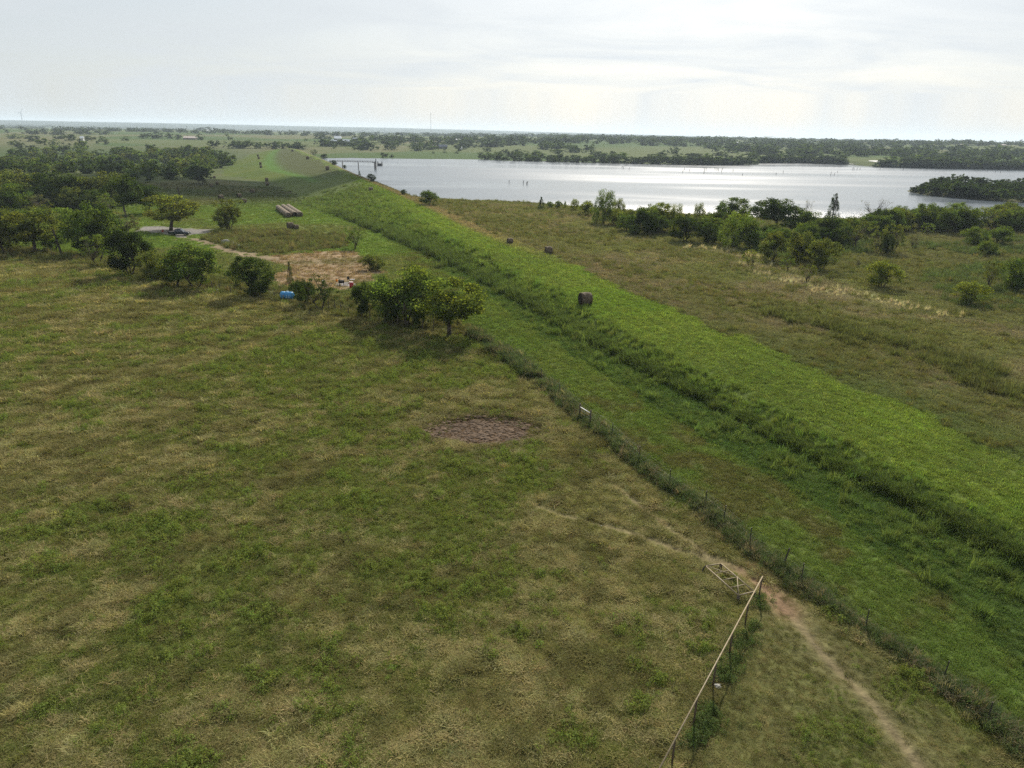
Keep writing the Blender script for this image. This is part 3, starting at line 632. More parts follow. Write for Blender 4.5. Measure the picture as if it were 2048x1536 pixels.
# --- right bank
R_ = [(1082, 419, 20, 24, 'cedar', DK, 'small dark cedar alone on the bank against the glitter', 'tree'), (1100, 416, 14, 13, 'bush', LT, 'tiny pale bush just right of the small cedar', 'bush'),
 (1117, 417, 16, 15, 'bush', LT, 'little bush on the bank, second right of the small cedar', 'bush'), (1130, 417, 11, 15, 'cedar', LT, 'little pointed bush on the bank, third right of the small cedar', 'bush'),
 (1149, 421, 22, 21, 'willow', YG, 'yellow green bush midway between small cedar and the big willow', 'bush'), (1172, 431, 30, 28, 'bush', YG, 'yellow green bush touching the big willow on its left', 'bush'),
 (1206, 448, 50, 62, 'willow', MD, 'big leaning willow standing out at the left end of the grove', 'willow_tree'), (1234, 440, 34, 40, 'willow', OL, 'smaller willow top leaning right out of the big willow', 'willow_tree'),
 (1232, 452, 46, 32, 'bush', YG, 'bright bush at the right foot of the big willow', 'bush'), (1275, 470, 42, 54, 'bush', DK, 'dark upright tree right of the gap after the willow', 'tree'),
 (1268, 472, 26, 22, 'bush', MD, 'low rounded bush in front of the dark upright tree', 'bush'), (1300, 472, 30, 46, 'bush', DK, 'dark tree under the yellow crown', 'tree'),
 (1318, 464, 46, 58, 'round', YG, 'yellowest crown at the back of the grove, over the glitter', 'tree'), (1350, 466, 32, 54, 'willow', YG, 'yellow green pointed tree right of the yellowest crown', 'tree'),
 (1370, 484, 62, 52, 'bush', DK, 'large dark bush bulging out of the front of the grove', 'bush'), (1394, 458, 30, 48, 'willow', OL, 'thin topped tree behind the large dark bush', 'tree'),
 (1414, 486, 48, 42, 'bush', DK, 'dark bush with lit branch ends right of the large dark bush', 'bush'), (1428, 462, 40, 36, 'bush', MD, 'green crown left of the tall forked tree', 'tree'),
 (1463, 452, 60, 56, 'round', MD, 'tall forked tree rising above the grove with water showing through', 'tree'), (1486, 462, 22, 46, 'round', MD, 'narrow crown beside the tall forked tree', 'tree'),
 (1468, 496, 72, 66, 'willow', LT, 'pale leaning willow in front of the tall forked tree', 'willow_tree'), (1506, 499, 62, 58, 'bush', MD, 'dense green tree right of the pale leaning willow', 'tree'),
 (1550, 462, 86, 64, 'round', DK, 'broadest dark crown of the grove against the water', 'tree'), (1588, 468, 60, 50, 'bush', MD, 'green shoulder right of the broadest dark crown', 'tree'),
 (1543, 524, 44, 60, 'bush', OL, 'olive upright tree in front of the broadest crown', 'tree'), (1600, 524, 64, 60, 'bush', OL, 'greyish olive rounded tree at the front of the grove', 'tree'),
 (1640, 540, 56, 62, 'bush', OL, 'yellow tinged tree right of the greyish rounded one', 'tree'), (1663, 443, 34, 54, 'cedar', (.028, .045, .030), 'dark pointed cedar rising over the back of the grove', 'cedar_tree'),
 (1620, 470, 44, 46, 'round', MD, 'half hidden crown left of the pointed cedar', 'tree'), (1612, 446, 24, 44, 'bare', GY, 'thin see-through tree left of the pointed cedar', 'tree'),
 (1655, 492, 84, 56, 'bush', DK, 'wide dark crown in the middle of the grove below the cedar', 'tree'), (1690, 478, 50, 44, 'bush', MD, 'green crown right of the wide dark one', 'tree'),
 (1710, 500, 54, 58, 'sparse', OL, 'loose olive tree at the right front of the grove', 'tree'), (1742, 452, 60, 50, 'bare', GY, 'grey half bare tree at the back of the grove', 'tree'),
 (1738, 470, 50, 40, 'bush', MD, 'green bush under the grey half bare tree', 'bush'), (1752, 508, 30, 48, 'sparse', OL, 'left stem of the three stemmed clump at the meadow edge', 'tree'),
 (1786, 507, 42, 56, 'sparse', OL, 'right taller stem of the clump at the meadow edge', 'tree'), (1770, 509, 30, 40, 'bush', DK, 'dark low middle of the clump at the meadow edge', 'bush'),
 (1788, 458, 46, 44, 'bush', MD, 'round green tree right of the grey half bare tree', 'tree'), (1820, 456, 36, 38, 'bush', MD, 'tree between two taller round ones along the bank', 'tree'),
 (1848, 460, 52, 52, 'bush', LT, 'tallest light crown of the right bank row', 'tree'), (1880, 460, 42, 40, 'bush', MD, 'round crown just right of the tallest light crown', 'tree'),
 (1911, 458, 46, 52, 'round', LT, 'flat topped tree of the right bank row', 'tree'), (1946, 458, 42, 38, 'bush', MD, 'low tree left of the yellow see-through crown', 'tree'),
 (1984, 462, 56, 44, 'sparse', YG, 'yellow see-through crown with water glinting between its branches', 'tree'), (2010, 464, 40, 42, 'bush', MD, 'dark tree right of the yellow see-through crown', 'tree'),
 (2034, 464, 48, 46, 'bush', MD, 'last tree of the bank row at the right edge', 'tree'),
 (1853, 469, 22, 22, 'sparse', LT, 'small light shrub in front of the bank row', 'shrub'), (1827, 499, 30, 30, 'bare', OL, 'small flat topped nearly leafless tree in the right meadow', 'tree'),
 (1948, 491, 44, 36, 'bush', LT, 'bright round tree in the right meadow, left of a pair', 'tree'), (1996, 490, 44, 36, 'bush', MD, 'round tree in the right meadow, right of a pair', 'tree'),
 (1970, 510, 40, 28, 'bush', LT, 'squat round bush in front of the pair of meadow trees', 'bush'), (1715, 536, 14, 20, 'bare', GY, 'thin leafless snag in the green hollow', 'shrub'),
 (1573, 543, 26, 26, 'sparse', LT, 'small shrub left of two others at the grove foot', 'shrub'), (1614, 566, 32, 34, 'sparse', OL, 'middle shrub of three at the grove foot, tallest', 'shrub'),
 (1661, 563, 16, 20, 'sparse', OL, 'smallest shrub, right of three at the grove foot', 'shrub'), (1762, 575, 66, 54, 'bush', YG, 'yellow tipped round tree alone in the right meadow', 'tree'),
 (1976, 582, 34, 58, 'sparse', OL, 'slim tree at the left of the clump by the right edge', 'tree'), (2026, 584, 66, 66, 'bush', MD, 'thick clump of trees cut by the right edge', 'tree'),
 (1936, 608, 60, 46, 'bush', YG, 'yellow green bush in the reeds below the right edge clump', 'bush'), (1500, 533, 28, 32, 'sparse', YG, 'yellow green shrub on a stem before the grove', 'shrub'),
 (1226, 472, 15, 17, 'sparse', OL, 'little shrub alone in the dry grass under the willow', 'shrub'),
 (858, 410, 38, 28, 'bush', MD, 'round tree alone at the foot of the dam beside the water', 'tree'), (808, 390, 14, 11, 'bush', DK, 'low bush on the dam edge left of the round waterside tree', 'bush'),
 (743, 364, 16, 16, 'bush', BL, 'dark bush on the dam edge under the intake tower', 'bush'), (719, 351, 7, 10, 'cedar', BL, 'tiny dark cedar on the dam edge below the second pier', 'bush'),
 (690, 337, 8, 7, 'bush', BL, 'small dark bush at the first pier of the footbridge', 'bush'), (668, 330, 14, 9, 'bush', BL, 'dark bush at the dam end of the footbridge', 'bush'),
 (648, 318, 14, 10, 'bush', BL, 'bush at the corner where the dam meets the far bank', 'bush'), (628, 313, 13, 13, 'sparse', BL, 'thin bush on the dam crest above the far bank', 'bush')]
for (x, y, w, h, k, t, l, nm) in R_:
    if 1170 < x < 2048 and y < 545 and h > 30: w *= 1.08
    plant(x, y, w, h, k, t, l, nm, GROVE if 1170 < x < 1745 and y < 545 else None)
# understorey and second row that closes the grove
for i in range(52):
    x = random.uniform(1255, 2040); y = np.interp(x, [1255, 1400, 1500, 1640, 1760, 2048], [466, 478, 488, 505, 474, 462]) - random.uniform(2, 16)
    plant(x, y, random.uniform(34, 58), random.uniform(32, 50), 'bush', random.choice([DK, MD, MD, OL, LT]), 'low bush in the lakeside thicket, ' + ('under the yellowest crown' if x < 1340 else 'by the large dark bush' if x < 1440 else 'under the pale leaning willow' if x < 1530 else 'under the broadest dark crown' if x < 1620 else 'under the pointed cedar' if x < 1720 else 'under the grey half bare tree' if x < 1800 else 'at the foot of the bank row' if x < 1940 else 'near the right edge') + (', back' if y < np.interp(x, [1255, 1400, 1500, 1640, 1760, 2048], [466, 478, 488, 505, 474, 462]) - 9 else ', front'), 'bush', 'thicket bushes in the lakeside grove')

# --- wood beyond the low ridge, far bank, spit: smaller copies without parts
def small(px, py, w, h, tint, label, group, name='tree', loc=None, var=None):
    p = at_ground(px, py) if loc is None else loc
    zc_ = depth_of(p); CNT[0] += 1
    o = bpy.data.objects.new(name, FAR[(CNT[0] if var is None else var) % len(FAR)]); COL.objects.link(o)
    o.location = vec(p) - Vector((0, 0, .12 * h * zc_ / FPX)); o.scale = (1.1 * w * zc_ / FPX, 1.1 * w * zc_ / FPX, 1.15 * h * zc_ / FPX); o.rotation_euler = (0, 0, random.random() * 6.28)
    k = random.uniform(.8, 1.2); o.color = (tint[0] * k, tint[1] * k, tint[2] * k, 1); return tag(o, label, 'tree', group)
WOOD = [(0, 300), (90, 303), (150, 292), (215, 302), (330, 300), (400, 303), (455, 312), (460, 328), (420, 340), (385, 352), (300, 356), (250, 352), (150, 346), (0, 346)]
wp = np.array(WOOD, float); n = 0
TONE = {DK: 'dark green', MD: 'mid green', OL: 'olive', LT: 'light green', BL: 'blue green'}
def wood_label(x, y, t):
    w = 'far left part' if x < 90 else 'left middle' if x < 190 else 'middle' if x < 290 else 'right middle' if x < 380 else 'right end'
    d = 'back edge' if y < 308 else 'upper inside' if y < 324 else 'lower inside' if y < 340 else 'front edge'
    return TONE[t] + ' tree at the ' + d + ' of the wood behind the ridge, ' + w
names_w = {DK: 'dark green tree in the dense wood behind the low grassy ridge', MD: 'mid green tree in the dense wood behind the low grassy ridge', OL: 'olive tree in the dense wood behind the low grassy ridge', LT: 'light green tree in the dense wood behind the low grassy ridge'}
while n < 185:
    x, y = random.uniform(0, 462), random.uniform(290, 358)
    if not in_poly(wp, np.array(x), np.array(y)): continue
    s = np.interp(y, [290, 355], [.7, 1.15]); t = random.choice([DK, DK, MD, MD, OL, LT])
    small(x, y + 6, random.uniform(22, 40) * s, random.uniform(18, 30) * s, t, wood_label(x, y, t), 'trees of the wood behind the ridge', 'woodland_tree'); n += 1
def hedge_label(x, y, w_):
    if y < 258: return 'tiny tree on the far left hill just under the blue ridge, ' + ('left' if x < 80 else 'middle' if x < 110 else 'right') + ' of three'
    if 395 < x < 450 and y < 265: return 'skyline tree at the far farmhouse, ' + ('leftmost' if x < 410 else 'second' if x < 425 else 'third' if x < 440 else 'rightmost') + ' of its group'
    w = 'left of' if x < 150 else 'right beside' if x < 215 else 'well right of'
    if x > 310: return ('low' if y > 281 else 'upper') + ' hedge tree ' + ('left of' if x < 381 else 'right of') + ' the pinkish roofed shed far left'
    return ('distant upper' if y < 280 else 'upper' if y < 284 else 'middle' if y < 290 else 'lower' if y < 301 else 'nearest') + (' wide' if w_ > 23 else ' small' if w_ < 14 else '') + ' hedge tree ' + w + ' the tiny white shed'
for (x, y, w, h) in ((30, 277, 30, 10), (60, 283, 24, 12), (22, 290, 16, 8), (40, 293, 22, 12), (85, 290, 26, 13), (108, 290, 22, 12), (75, 282, 20, 10), (140, 282, 26, 14), (120, 278, 24, 10), (180, 282, 22, 10),
                     (203, 283, 20, 11), (212, 289, 14, 9), (196, 288, 8, 7), (250, 281, 18, 8), (290, 277, 26, 10), (315, 277, 28, 13), (340, 277, 22, 10), (357, 279, 14, 10), (400, 280, 16, 12), (460, 280, 12, 7), (455, 272, 9, 9), (160, 290, 12, 12),
                     (165, 300, 26, 18), (130, 300, 24, 14), (65, 305, 26, 14), (40, 306, 22, 12), (60, 254, 9, 4), (98, 254, 8, 5), (120, 256, 6, 3), (400, 262, 16, 7), (418, 262, 22, 8), (432, 263, 16, 7), (447, 263, 14, 6), (330, 260, 4, 4)):
    small(x, y, w, h * 1.1, random.choice([BL, DK, MD]), hedge_label(x, y, w), 'hedge trees in the far left fields', 'hedge_tree')
for (x, y, w, h) in ((743, 282, 16, 11), (768, 287, 6, 8), (781, 283, 8, 6), (793, 294, 11, 11), (723, 299, 10, 11), (708, 300, 9, 7), (722, 301, 12, 5), (742, 302, 6, 5), (833, 280, 8, 7), (848, 282, 9, 7), (768, 315, 18, 9), (783, 315, 10, 6), (757, 268, 8, 5),
                     (672, 285, 7, 7), (663, 287, 6, 8), (630, 286, 5, 5), (634, 288, 4, 5), (643, 285, 6, 7), (612, 282, 8, 5), (867, 307, 6, 5), (890, 306, 9, 3), (889, 301, 6, 7), (918, 302, 15, 9), (930, 299, 12, 9), (913, 307, 10, 4)):
    small(x, y, w, h * 1.15, random.choice([BL, DK, MD]), 'small ' + ('dark ' if h > 8 else 'low ') + 'tree on the far bank, ' + ('near the shore ' if y > 298 else 'on the slope ' if y > 285 else 'near the skyline ') + ('below the white roofed barn' if x < 700 else 'behind the intake tower' if x < 800 else 'by the blue roofed house'), 'trees on the open far bank', 'bank_tree')
def place_far(x):
    return ('left end near the open bank' if x < 1000 else 'left of the small lone cedar' if x < 1070 else 'above the small lone cedar' if x < 1160 else 'left of the big willow' if x < 1195 else 'above the big willow' if x < 1250 else 'right of the big willow' if x < 1300 else 'above the yellowest crown' if x < 1420 else 'above the tall forked tree' if x < 1530
            else 'above the broadest dark crown' if x < 1585 else 'above the pointed cedar' if x < 1680 else 'left beside the boat ramp' if x < 1725 else 'right beside the boat ramp' if x < 1850 else 'behind the wooded spit' if x < 1960 else 'at the right edge')
SX = [p[0] for p in far_shore]; SY = [p[1] for p in far_shore]
for i in range(84):                                        # dark tree edge of the far shore
    x = 955 + (2060 - 955) * ((i + random.random()) / 84)
    if 1688 < x < 1752: continue
    y = np.interp(x, SX, SY) - random.uniform(.3, 1.5); e = np.interp(x, [955, 1010, 1250, 1450, 1760, 2048], [.6, .95, 1.1, 1.4, 1.45, 1.6])
    small(x, y, random.uniform(20, 34) * e, random.uniform(9, 14) * e, random.choice([BL, DK, BL]), 'dark tree at the water edge of the far shore, ' + place_far(x), 'trees along the far shore', 'shore_tree')
for i in range(165):
    x = random.uniform(960, 2060); y = np.interp(x, SX, SY) - 3 - 16 * random.random() ** 1.2
    if 1688 < x < 1760 and y > 318: continue
    e = np.interp(y, [292, 330], [.55, .95])
    small(x, y, random.uniform(18, 34) * e, random.uniform(10, 15) * e, random.choice([BL, DK, MD]), ('highest' if y < 311 else 'middle height' if y < 317 else 'lower' if y < 323 else 'lowest') + ' tree in the woods behind the far shore, ' + place_far(x), 'trees of the woods behind the far shore', 'shore_tree')
for i in range(84):                                        # wooded spit
    x = 1822 + 244 * (i + random.random()) / 84; f = random.random()
    y0 = np.interp(x, [1812, 1850, 1950, 2048], [382, 390, 399, 405]) - 1.5; yt = np.interp(x, [1812, 1850, 1950, 2048], [381, 377, 374, 374])
    y = lerp(y0, yt + 2, f); e = np.interp(x, [1820, 1850, 1905, 1960, 2048], [.3, .7, 1.15, 1.0, .95])
    small(x, y, random.uniform(30, 44) * min(e, 1), random.uniform(19, 28) * e, random.choice([(.024, .040, .022), (.028, .046, .022), DK]), 'dark tree on the wooded spit, ' + ('at its pointed tip' if x < 1862 else 'left of its tallest part' if x < 1895 else 'in its tallest part' if x < 1930 else 'right of its tallest part' if x < 1985 else 'by the right edge') + (', waterside' if f < .35 else ', inner' if f < .7 else ', far side'), 'trees on the wooded spit', 'spit_tree')

# the farthest trees are past counting: one object
def far_woods():
    g = np.random.default_rng(5); V, F, K, o = [], [], [], 0
    for i in range(3600):
        az = R(g.uniform(-41, 41)); r = g.uniform(1050, 2600) if i < 1900 else g.uniform(2600, 9500)
        x, y = r * math.sin(az), r * math.cos(az)
        if fbm(x, y, 420 if r < 2600 else 900, 3, 77) < .50 - (.12 if az > R(2) else 0) + (.09 if az < R(-12) else 0): continue
        z = float(base_height(x, y)); s = g.uniform(6, 12); w = s * g.uniform(.9, 2.0) * (1.3 if r < 2600 else 4.0)
        c = g.normal(size=(34, 3)) * .25; c[:, 2] = np.clip(c[:, 2] + .45, .05, 1)
        q = c[:, None, :] + g.normal(size=(34, 4, 3)) * .15; q = q * np.array([w, w, s]) + np.array([x, y, z])
        V.append(q.reshape(-1, 3)); F.append(np.arange(34 * 4).reshape(34, 4) + o); o += 136
        K.append(np.full((136, 3), g.uniform(.75, 1.2)))
    me = np_mesh('distant_trees', np.concatenate(V), np.concatenate(F), LEAF, False); k = np.concatenate(K)
    ca = me.color_attributes.new('vary', 'FLOAT_COLOR', 'POINT'); ca.data.foreach_set('color', np.concatenate([k, np.ones((len(k), 1))], 1).astype(np.float32).ravel())
    ob = bpy.data.objects.new('distant_trees', me); COL.objects.link(ob); ob.color = (.026, .041, .021, 1); tag(ob, kind='stuff')
far_woods()

# ------------------------------------------------------------------ grass and weeds (stuff: tufts spread over each kind of ground)
def tuft(name, n, h, spread, width, lean, kind='blade', seed=1):
    g = np.random.default_rng(seed); V, F, K = [], [], []
    for i in range(n):
        a, b = g.random() * 6.283, g.random() * 6.283; r = spread * g.random() ** .6
        p = np.array([math.cos(a) * r, math.sin(a) * r, -.02]); hh = h * g.uniform(.55, 1.15); ln = lean * g.uniform(.3, 1.3) * hh
        dirn = np.array([math.cos(b) * ln, math.sin(b) * ln, 0]); w = width * g.uniform(.6, 1.4); sd = np.array([-math.sin(b), math.cos(b), 0]) * w
        t = g.uniform(.7, 1.25)
        if kind == 'blade':
            o = len(V); V += [p - sd, p + sd, p + dirn * .35 + [0, 0, hh * .62] + sd * .8, p + dirn * .35 + [0, 0, hh * .62] - sd * .8, p + dirn + [0, 0, hh]]
            F += [(o, o + 1, o + 2, o + 3), (o + 3, o + 2, o + 4, o + 4)]; K += [t * .8, t * .8, t, t, t * 1.15]
        else:                                              # leafy weed: small leaves through a dome
            d = g.normal(size=3); d[2] = abs(d[2]); d /= np.linalg.norm(d); c = d * np.array([spread, spread, h]) * g.random() ** .35
            u = np.cross(d + g.normal(size=3) * .5, g.normal(size=3)); u /= np.linalg.norm(u); v = np.cross(u, g.normal(size=3)); v /= np.linalg.norm(v); o = len(V)
            V += [c - u * w * 2, c + v * w, c + u * w * 2, c - v * w]; F += [(o, o + 1, o + 2, o + 3)]; K += [t] * 4
    me = bpy.data.meshes.new(name); me.from_pydata([tuple(map(float, v)) for v in V], [], [tuple(dict.fromkeys(f)) for f in F]); me.materials.append(BLADE)
    ca = me.color_attributes.new('vary', 'FLOAT_COLOR', 'POINT'); k = np.array(K)[:, None]
    ca.data.foreach_set('color', np.concatenate([k, k, k, np.ones_like(k)], 1).astype(np.float32).ravel()); me.update()
    return bpy.data.objects.new(name, me)
SHORT = [tuft('short_tuft', 22, .13, .24, .016, 1.1, seed=3), tuft('short_tuft', 22, .16, .26, .014, .9, seed=4)]
DRYT = [tuft('straw_tuft', 26, .12, .30, .012, 2.8, seed=5), tuft('straw_tuft', 24, .16, .28, .012, 2.2, seed=6), tuft('straw_tuft', 22, .09, .34, .013, 3.6, seed=16)]
WEED = [tuft('weed_tuft', 64, .34, .26, .022, 1, 'leaf', seed=7), tuft('weed_tuft', 52, .26, .30, .020, 1, 'leaf', seed=8), tuft('weed_tuft', 46, .42, .18, .018, 1, 'leaf', seed=17)]
TALL = [tuft('tall_tuft', 40, .58, .30, .014, .8, seed=9), tuft('tall_tuft', 38, .50, .32, .015, 1.0, seed=10)]
THATCH = [tuft('thatch_tuft', 44, .20, .42, .016, 2.4, seed=12), tuft('thatch_tuft', 38, .26, .38, .016, 1.7, seed=13)]
PLUME = [tuft('plume_tuft', 16, .8, .22, .022, .5, seed=11)]
def spread_node(protos):
    g = bpy.data.node_groups.new('spread', 'GeometryNodeTree'); g.interface.new_socket('Geometry', in_out='INPUT', socket_type='NodeSocketGeometry'); g.interface.new_socket('Geometry', in_out='OUTPUT', socket_type='NodeSocketGeometry')
    gi, go, jn = N(g, 'NodeGroupInput'), N(g, 'NodeGroupOutput'), N(g, 'GeometryNodeJoinGeometry')
    def named(nm, ty):
        n = N(g, 'GeometryNodeInputNamedAttribute', data_type=ty); n.inputs['Name'].default_value = nm; return n.outputs[0]
    rot, scl, var = named('rot', 'FLOAT_VECTOR'), named('scl', 'FLOAT_VECTOR'), named('var', 'INT')
    for k, ob in enumerate(protos):
        ip = N(g, 'GeometryNodeInstanceOnPoints'); oi = N(g, 'GeometryNodeObjectInfo'); oi.inputs['Object'].default_value = ob; oi.transform_space = 'ORIGINAL'
        cmp_ = N(g, 'FunctionNodeCompare', data_type='INT', operation='EQUAL'); g.links.new(var, cmp_.inputs[2]); cmp_.inputs[3].default_value = k
        g.links.new(gi.outputs[0], ip.inputs['Points']); g.links.new(cmp_.outputs[0], ip.inputs['Selection']); g.links.new(oi.outputs['Geometry'], ip.inputs['Instance'])
        g.links.new(rot, ip.inputs['Rotation']); g.links.new(scl, ip.inputs['Scale']); g.links.new(ip.outputs[0], jn.inputs[0])
    g.links.new(jn.outputs[0], go.inputs[0]); return g
def spread(name, P, tint, scl, protos, seed):
    g = np.random.default_rng(seed); n = len(P)
    me = bpy.data.meshes.new(name); me.vertices.add(n); me.vertices.foreach_set('co', P.astype(np.float32).ravel())
    rot = np.stack([g.normal(0, .12, n), g.normal(0, .12, n), g.random(n) * 6.283], -1)
    for nm, ty, key, d in (('rot', 'FLOAT_VECTOR', 'vector', rot), ('scl', 'FLOAT_VECTOR', 'vector', scl), ('tint', 'FLOAT_COLOR', 'color', np.concatenate([tint, np.ones((n, 1))], 1))):
        a = me.attributes.new(nm, ty, 'POINT'); a.data.foreach_set(key, d.astype(np.float32).ravel())
    a = me.attributes.new('var', 'INT', 'POINT'); a.data.foreach_set('value', g.integers(0, len(protos), n).astype(np.int32))
    me.materials.append(BLADE); o = bpy.data.objects.new(name, me); COL.objects.link(o); md = o.modifiers.new('spread', 'NODES'); md.node_group = spread_node(protos)
    return tag(o, kind='stuff')
def cand(n, r0, r1, power, seed, half=47):
    """points with density falling with distance: density ~ r**-power"""
    g = np.random.default_rng(seed); e = 2 - power; u = g.random(n)
    r = (r0 ** e + u * (r1 ** e - r0 ** e)) ** (1 / e); t = np.radians(g.uniform(-half, half, n))
    return r * np.sin(t), r * np.cos(t), g.random(n), g
def lay(name, sel, x, y, z, tint, size, protos, seed, vert=1.0, jit=.25):
    g = np.random.default_rng(seed); x, y, z, tint, size = x[sel], y[sel], z[sel], tint[sel], size[sel]; n = len(x)
    P = np.stack([x, y, base_height(x, y) + rough_height(x, y, z) - .01], -1)
    s = size * g.uniform(.65, 1.35, n); tint = tint * g.uniform(1 - jit, 1 + jit, (n, 1)) * (1 + g.normal(0, .05, (n, 3)))
    return spread(name, P, np.clip(tint, .005, 1), np.stack([s, s, s * vert * g.uniform(.8, 1.25, n)], -1), protos, seed)
x, y, u, g = cand(420000, 19, 420, 1.55, 3); z = zones(x, y); r = np.hypot(x, y); col = colour(x, y, z); pg = patch(x, y); grow = np.clip(r / 48, .8, 3.2) ** .8
dpath = np.minimum(line_dist(PATH1, x, y), line_dist(PATH2, x, y)); mow = mown(x, y); g6 = np.random.default_rng(78); grow = grow * (1 - .38 * mow * (z == 0)); open_ = (u > 1.25 * np.exp(-(dpath / .44) ** 2)) & (g6.random(len(x)) > .05 * mow) & (u > .75 * np.exp(-(line_dist(PATH1, x, y) / 1.1) ** 2) * sst(46, 40, y))
g5 = np.random.default_rng(77); mixk = g5.random(len(x)); fine = fbm(x, y, .9, 2, 111)
greenness = sst(.44, .62, pg + .12 * (fine - .5))
lay('pasture_grass', (z == 0) & open_ & (mixk > greenness * .75) & (u < .85), x, y, z, lerp(BROWN[None] * 1.05, STRAW[None] * 1.2, sst(.36, .66, fine)[:, None]) * .6 + col * .4, grow, DRYT, 11)
hayc = fbm(x, y * 1.6, 2.6, 3, 87)
lay('loose_straw', (z == 0) & open_ & (pg < .57) & (u > .5 + .45 * mow) & (hayc > .53), x, y, z, np.tile(C(.36, .325, .155), (len(x), 1)), grow * .9, DRYT, 18)
lay('pasture_green_grass', (z == 0) & open_ & (mixk < .20 + .5 * greenness), x, y, z, col * .45 + C(.145, .168, .042) * .65, grow, SHORT, 12)
lay('thatch', (z == 0) & open_ & (u > .62 + .33 * mow) & (fbm(x, y, 1.3, 2, 113) > .50) & (mixk > greenness * .8), x, y, z, lerp(C(.148, .140, .054)[None], C(.300, .270, .125)[None], sst(.40, .62, fbm(x, y, 2.2, 2, 115))[:, None]), grow * .9, THATCH, 19)
mr = mud_r(x, y); lay('wallow_grass', (z == 11) & (u < sst(.62, 1.0, mr) * .8), x, y, z, np.tile(C(.15, .15, .06), (len(x), 1)), grow * .8, SHORT + DRYT[:1], 20)
lay('lane_grass', (z == 1) | (z == 2), x, y, z, col, grow, SHORT, 13)
lay('crest_grass', (z == 4), x, y, z, col * 1.3, grow, SHORT, 14)
lay('meadow_grass', ((z == 6) | (z == 10) | (z == 7) & (u < .25)) & (u < .7), x, y, z, col, grow, SHORT, 15)
lay('dry_field_grass', (z == 5), x, y, z, col * 1.2, grow * 1.1, DRYT + SHORT[:1], 16)
x, y, u, g = cand(190000, 19, 330, 1.45, 4); z = zones(x, y); r = np.hypot(x, y); col = colour(x, y, z); pg = patch(x, y); grow = np.clip(r / 60, .75, 3) ** .7 * (1 - .35 * mown(x, y) * (z == 0))
clump = fbm(x, y, 1.8, 3, 91)
lay('pasture_weeds', (z == 0) & (u < np.where(r < 60, .9, 1.1) * (.03 + .97 * sst(.47, .60, pg + .26 * (clump - .5)))) & (np.minimum(line_dist(PATH1, x, y), line_dist(PATH2, x, y)) > .8), x, y, z, np.where((clump > .5)[:, None], C(.142, .180, .046), C(.130, .155, .050)), grow * .80 * (.5 + 1.0 * np.clip(clump - .38, 0, .3) / .3 + 2.5 * np.clip(pg - .50, 0, .12)), WEED, 21)
lay('verge_weeds', (z == 2) & (clump > .36), x, y, z, np.tile(C(.110, .152, .044), (len(x), 1)), grow * .72 * (.6 + 1.3 * np.clip(clump - .4, 0, .3) / .3), WEED + SHORT + TALL[:1], 22)
lay('slope_grass', (z == 3) & (y < 330), x, y, z, col * 1.4, grow * .92 * (.6 + .7 * clump), TALL + SHORT[:1], 23)
yt = g5.uniform(36, 260, 9000); yt = yt[g5.random(9000) < (60 / np.maximum(yt, 60))]; xt_ = x_toe(yt) + g5.normal(.35, .38, len(yt)) * np.clip(yt / 70, 1, 2.5); lay('toe_grass', fbm(xt_, yt, 4, 2, 117) > .30, xt_, yt, zones(xt_, yt), np.tile(C(.088, .122, .036), (len(yt), 1)), np.clip(yt / 60, 1, 2.6) * 1.05, TALL, 28)
lay('crest_tufts', (z == 4) & (clump > .60), x, y, z, col * .8, grow * .55, WEED, 24)
lay('dry_field_forbs', (z == 5) & (clump * .6 + .4 * fbm(x, y, 14, 2, 93) > .54), x, y, z, np.where((u < .75)[:, None], OLIVE * .95, BROWN * .95), grow * .75, WEED + TALL, 25)
lay('rough_weeds', (z == 10) & (clump > .42), x, y, z, np.where((u < .6)[:, None], OLIVE, C(.13, .115, .055)), grow * .9, WEED + TALL[:1], 26)
x2, y2, u2, g2 = cand(60000, 240, 640, 1.0, 9, 26); z2 = zones(x2, y2); cl2 = fbm(x2, y2, 7, 3, 105)
lay('far_slope_grass', (z2 == 3) & (cl2 > .44 + .30 * sst(300, 430, y2)) & (y2 < 345), x2, y2, z2, colour(x2, y2, z2) * 1.2, np.clip(np.hypot(x2, y2) / 260, 1, 2.4) * 1.45 * (.6 + .8 * cl2), SHORT + TALL[1:], 27)
# weeds that grow along the wire fence and under the pipe rail
gg = np.random.default_rng(31); FP = plan(FENCE, 0); yy = gg.uniform(22, 94, 9500); keep = fbm(yy, yy * 0, 3.5, 3, 95) > .30; yy = yy[keep]; xx = x_fence(yy) + gg.normal(-.1, .42, len(yy))
zz = zones(xx, yy); lay('fence_weeds', np.ones(len(xx), bool), xx, yy, zz, np.where((gg.random(len(xx)) < .72)[:, None], C(.085, .115, .048), C(.19, .165, .10)), .98 * np.clip(np.hypot(xx, yy) / 55, .8, 1.6) * (.75 + .5 * fbm(xx, yy, 2.2, 2, 97)), WEED + TALL[:1], 31)
RAILP = plan([(1523, 1192), (1430, 1366), (1391, 1468), (1330, 1620)], 0); t = gg.random(1150); i = np.minimum((t * 3).astype(int), 2); f = (t * 3 - i)[:, None]; q = RAILP[i] * (1 - f) + RAILP[i + 1] * f + gg.normal(0, .34, (1150, 2)) + np.array([.15, -.1])
k = fbm(q[:, 0], q[:, 1], 1.6, 2, 98) > .43; q = q[k]; lay('rail_weeds', np.ones(len(q), bool), q[:, 0], q[:, 1], zones(q[:, 0], q[:, 1]), np.tile(C(.085, .120, .042), (len(q), 1)), np.full(len(q), .8), WEED, 32)
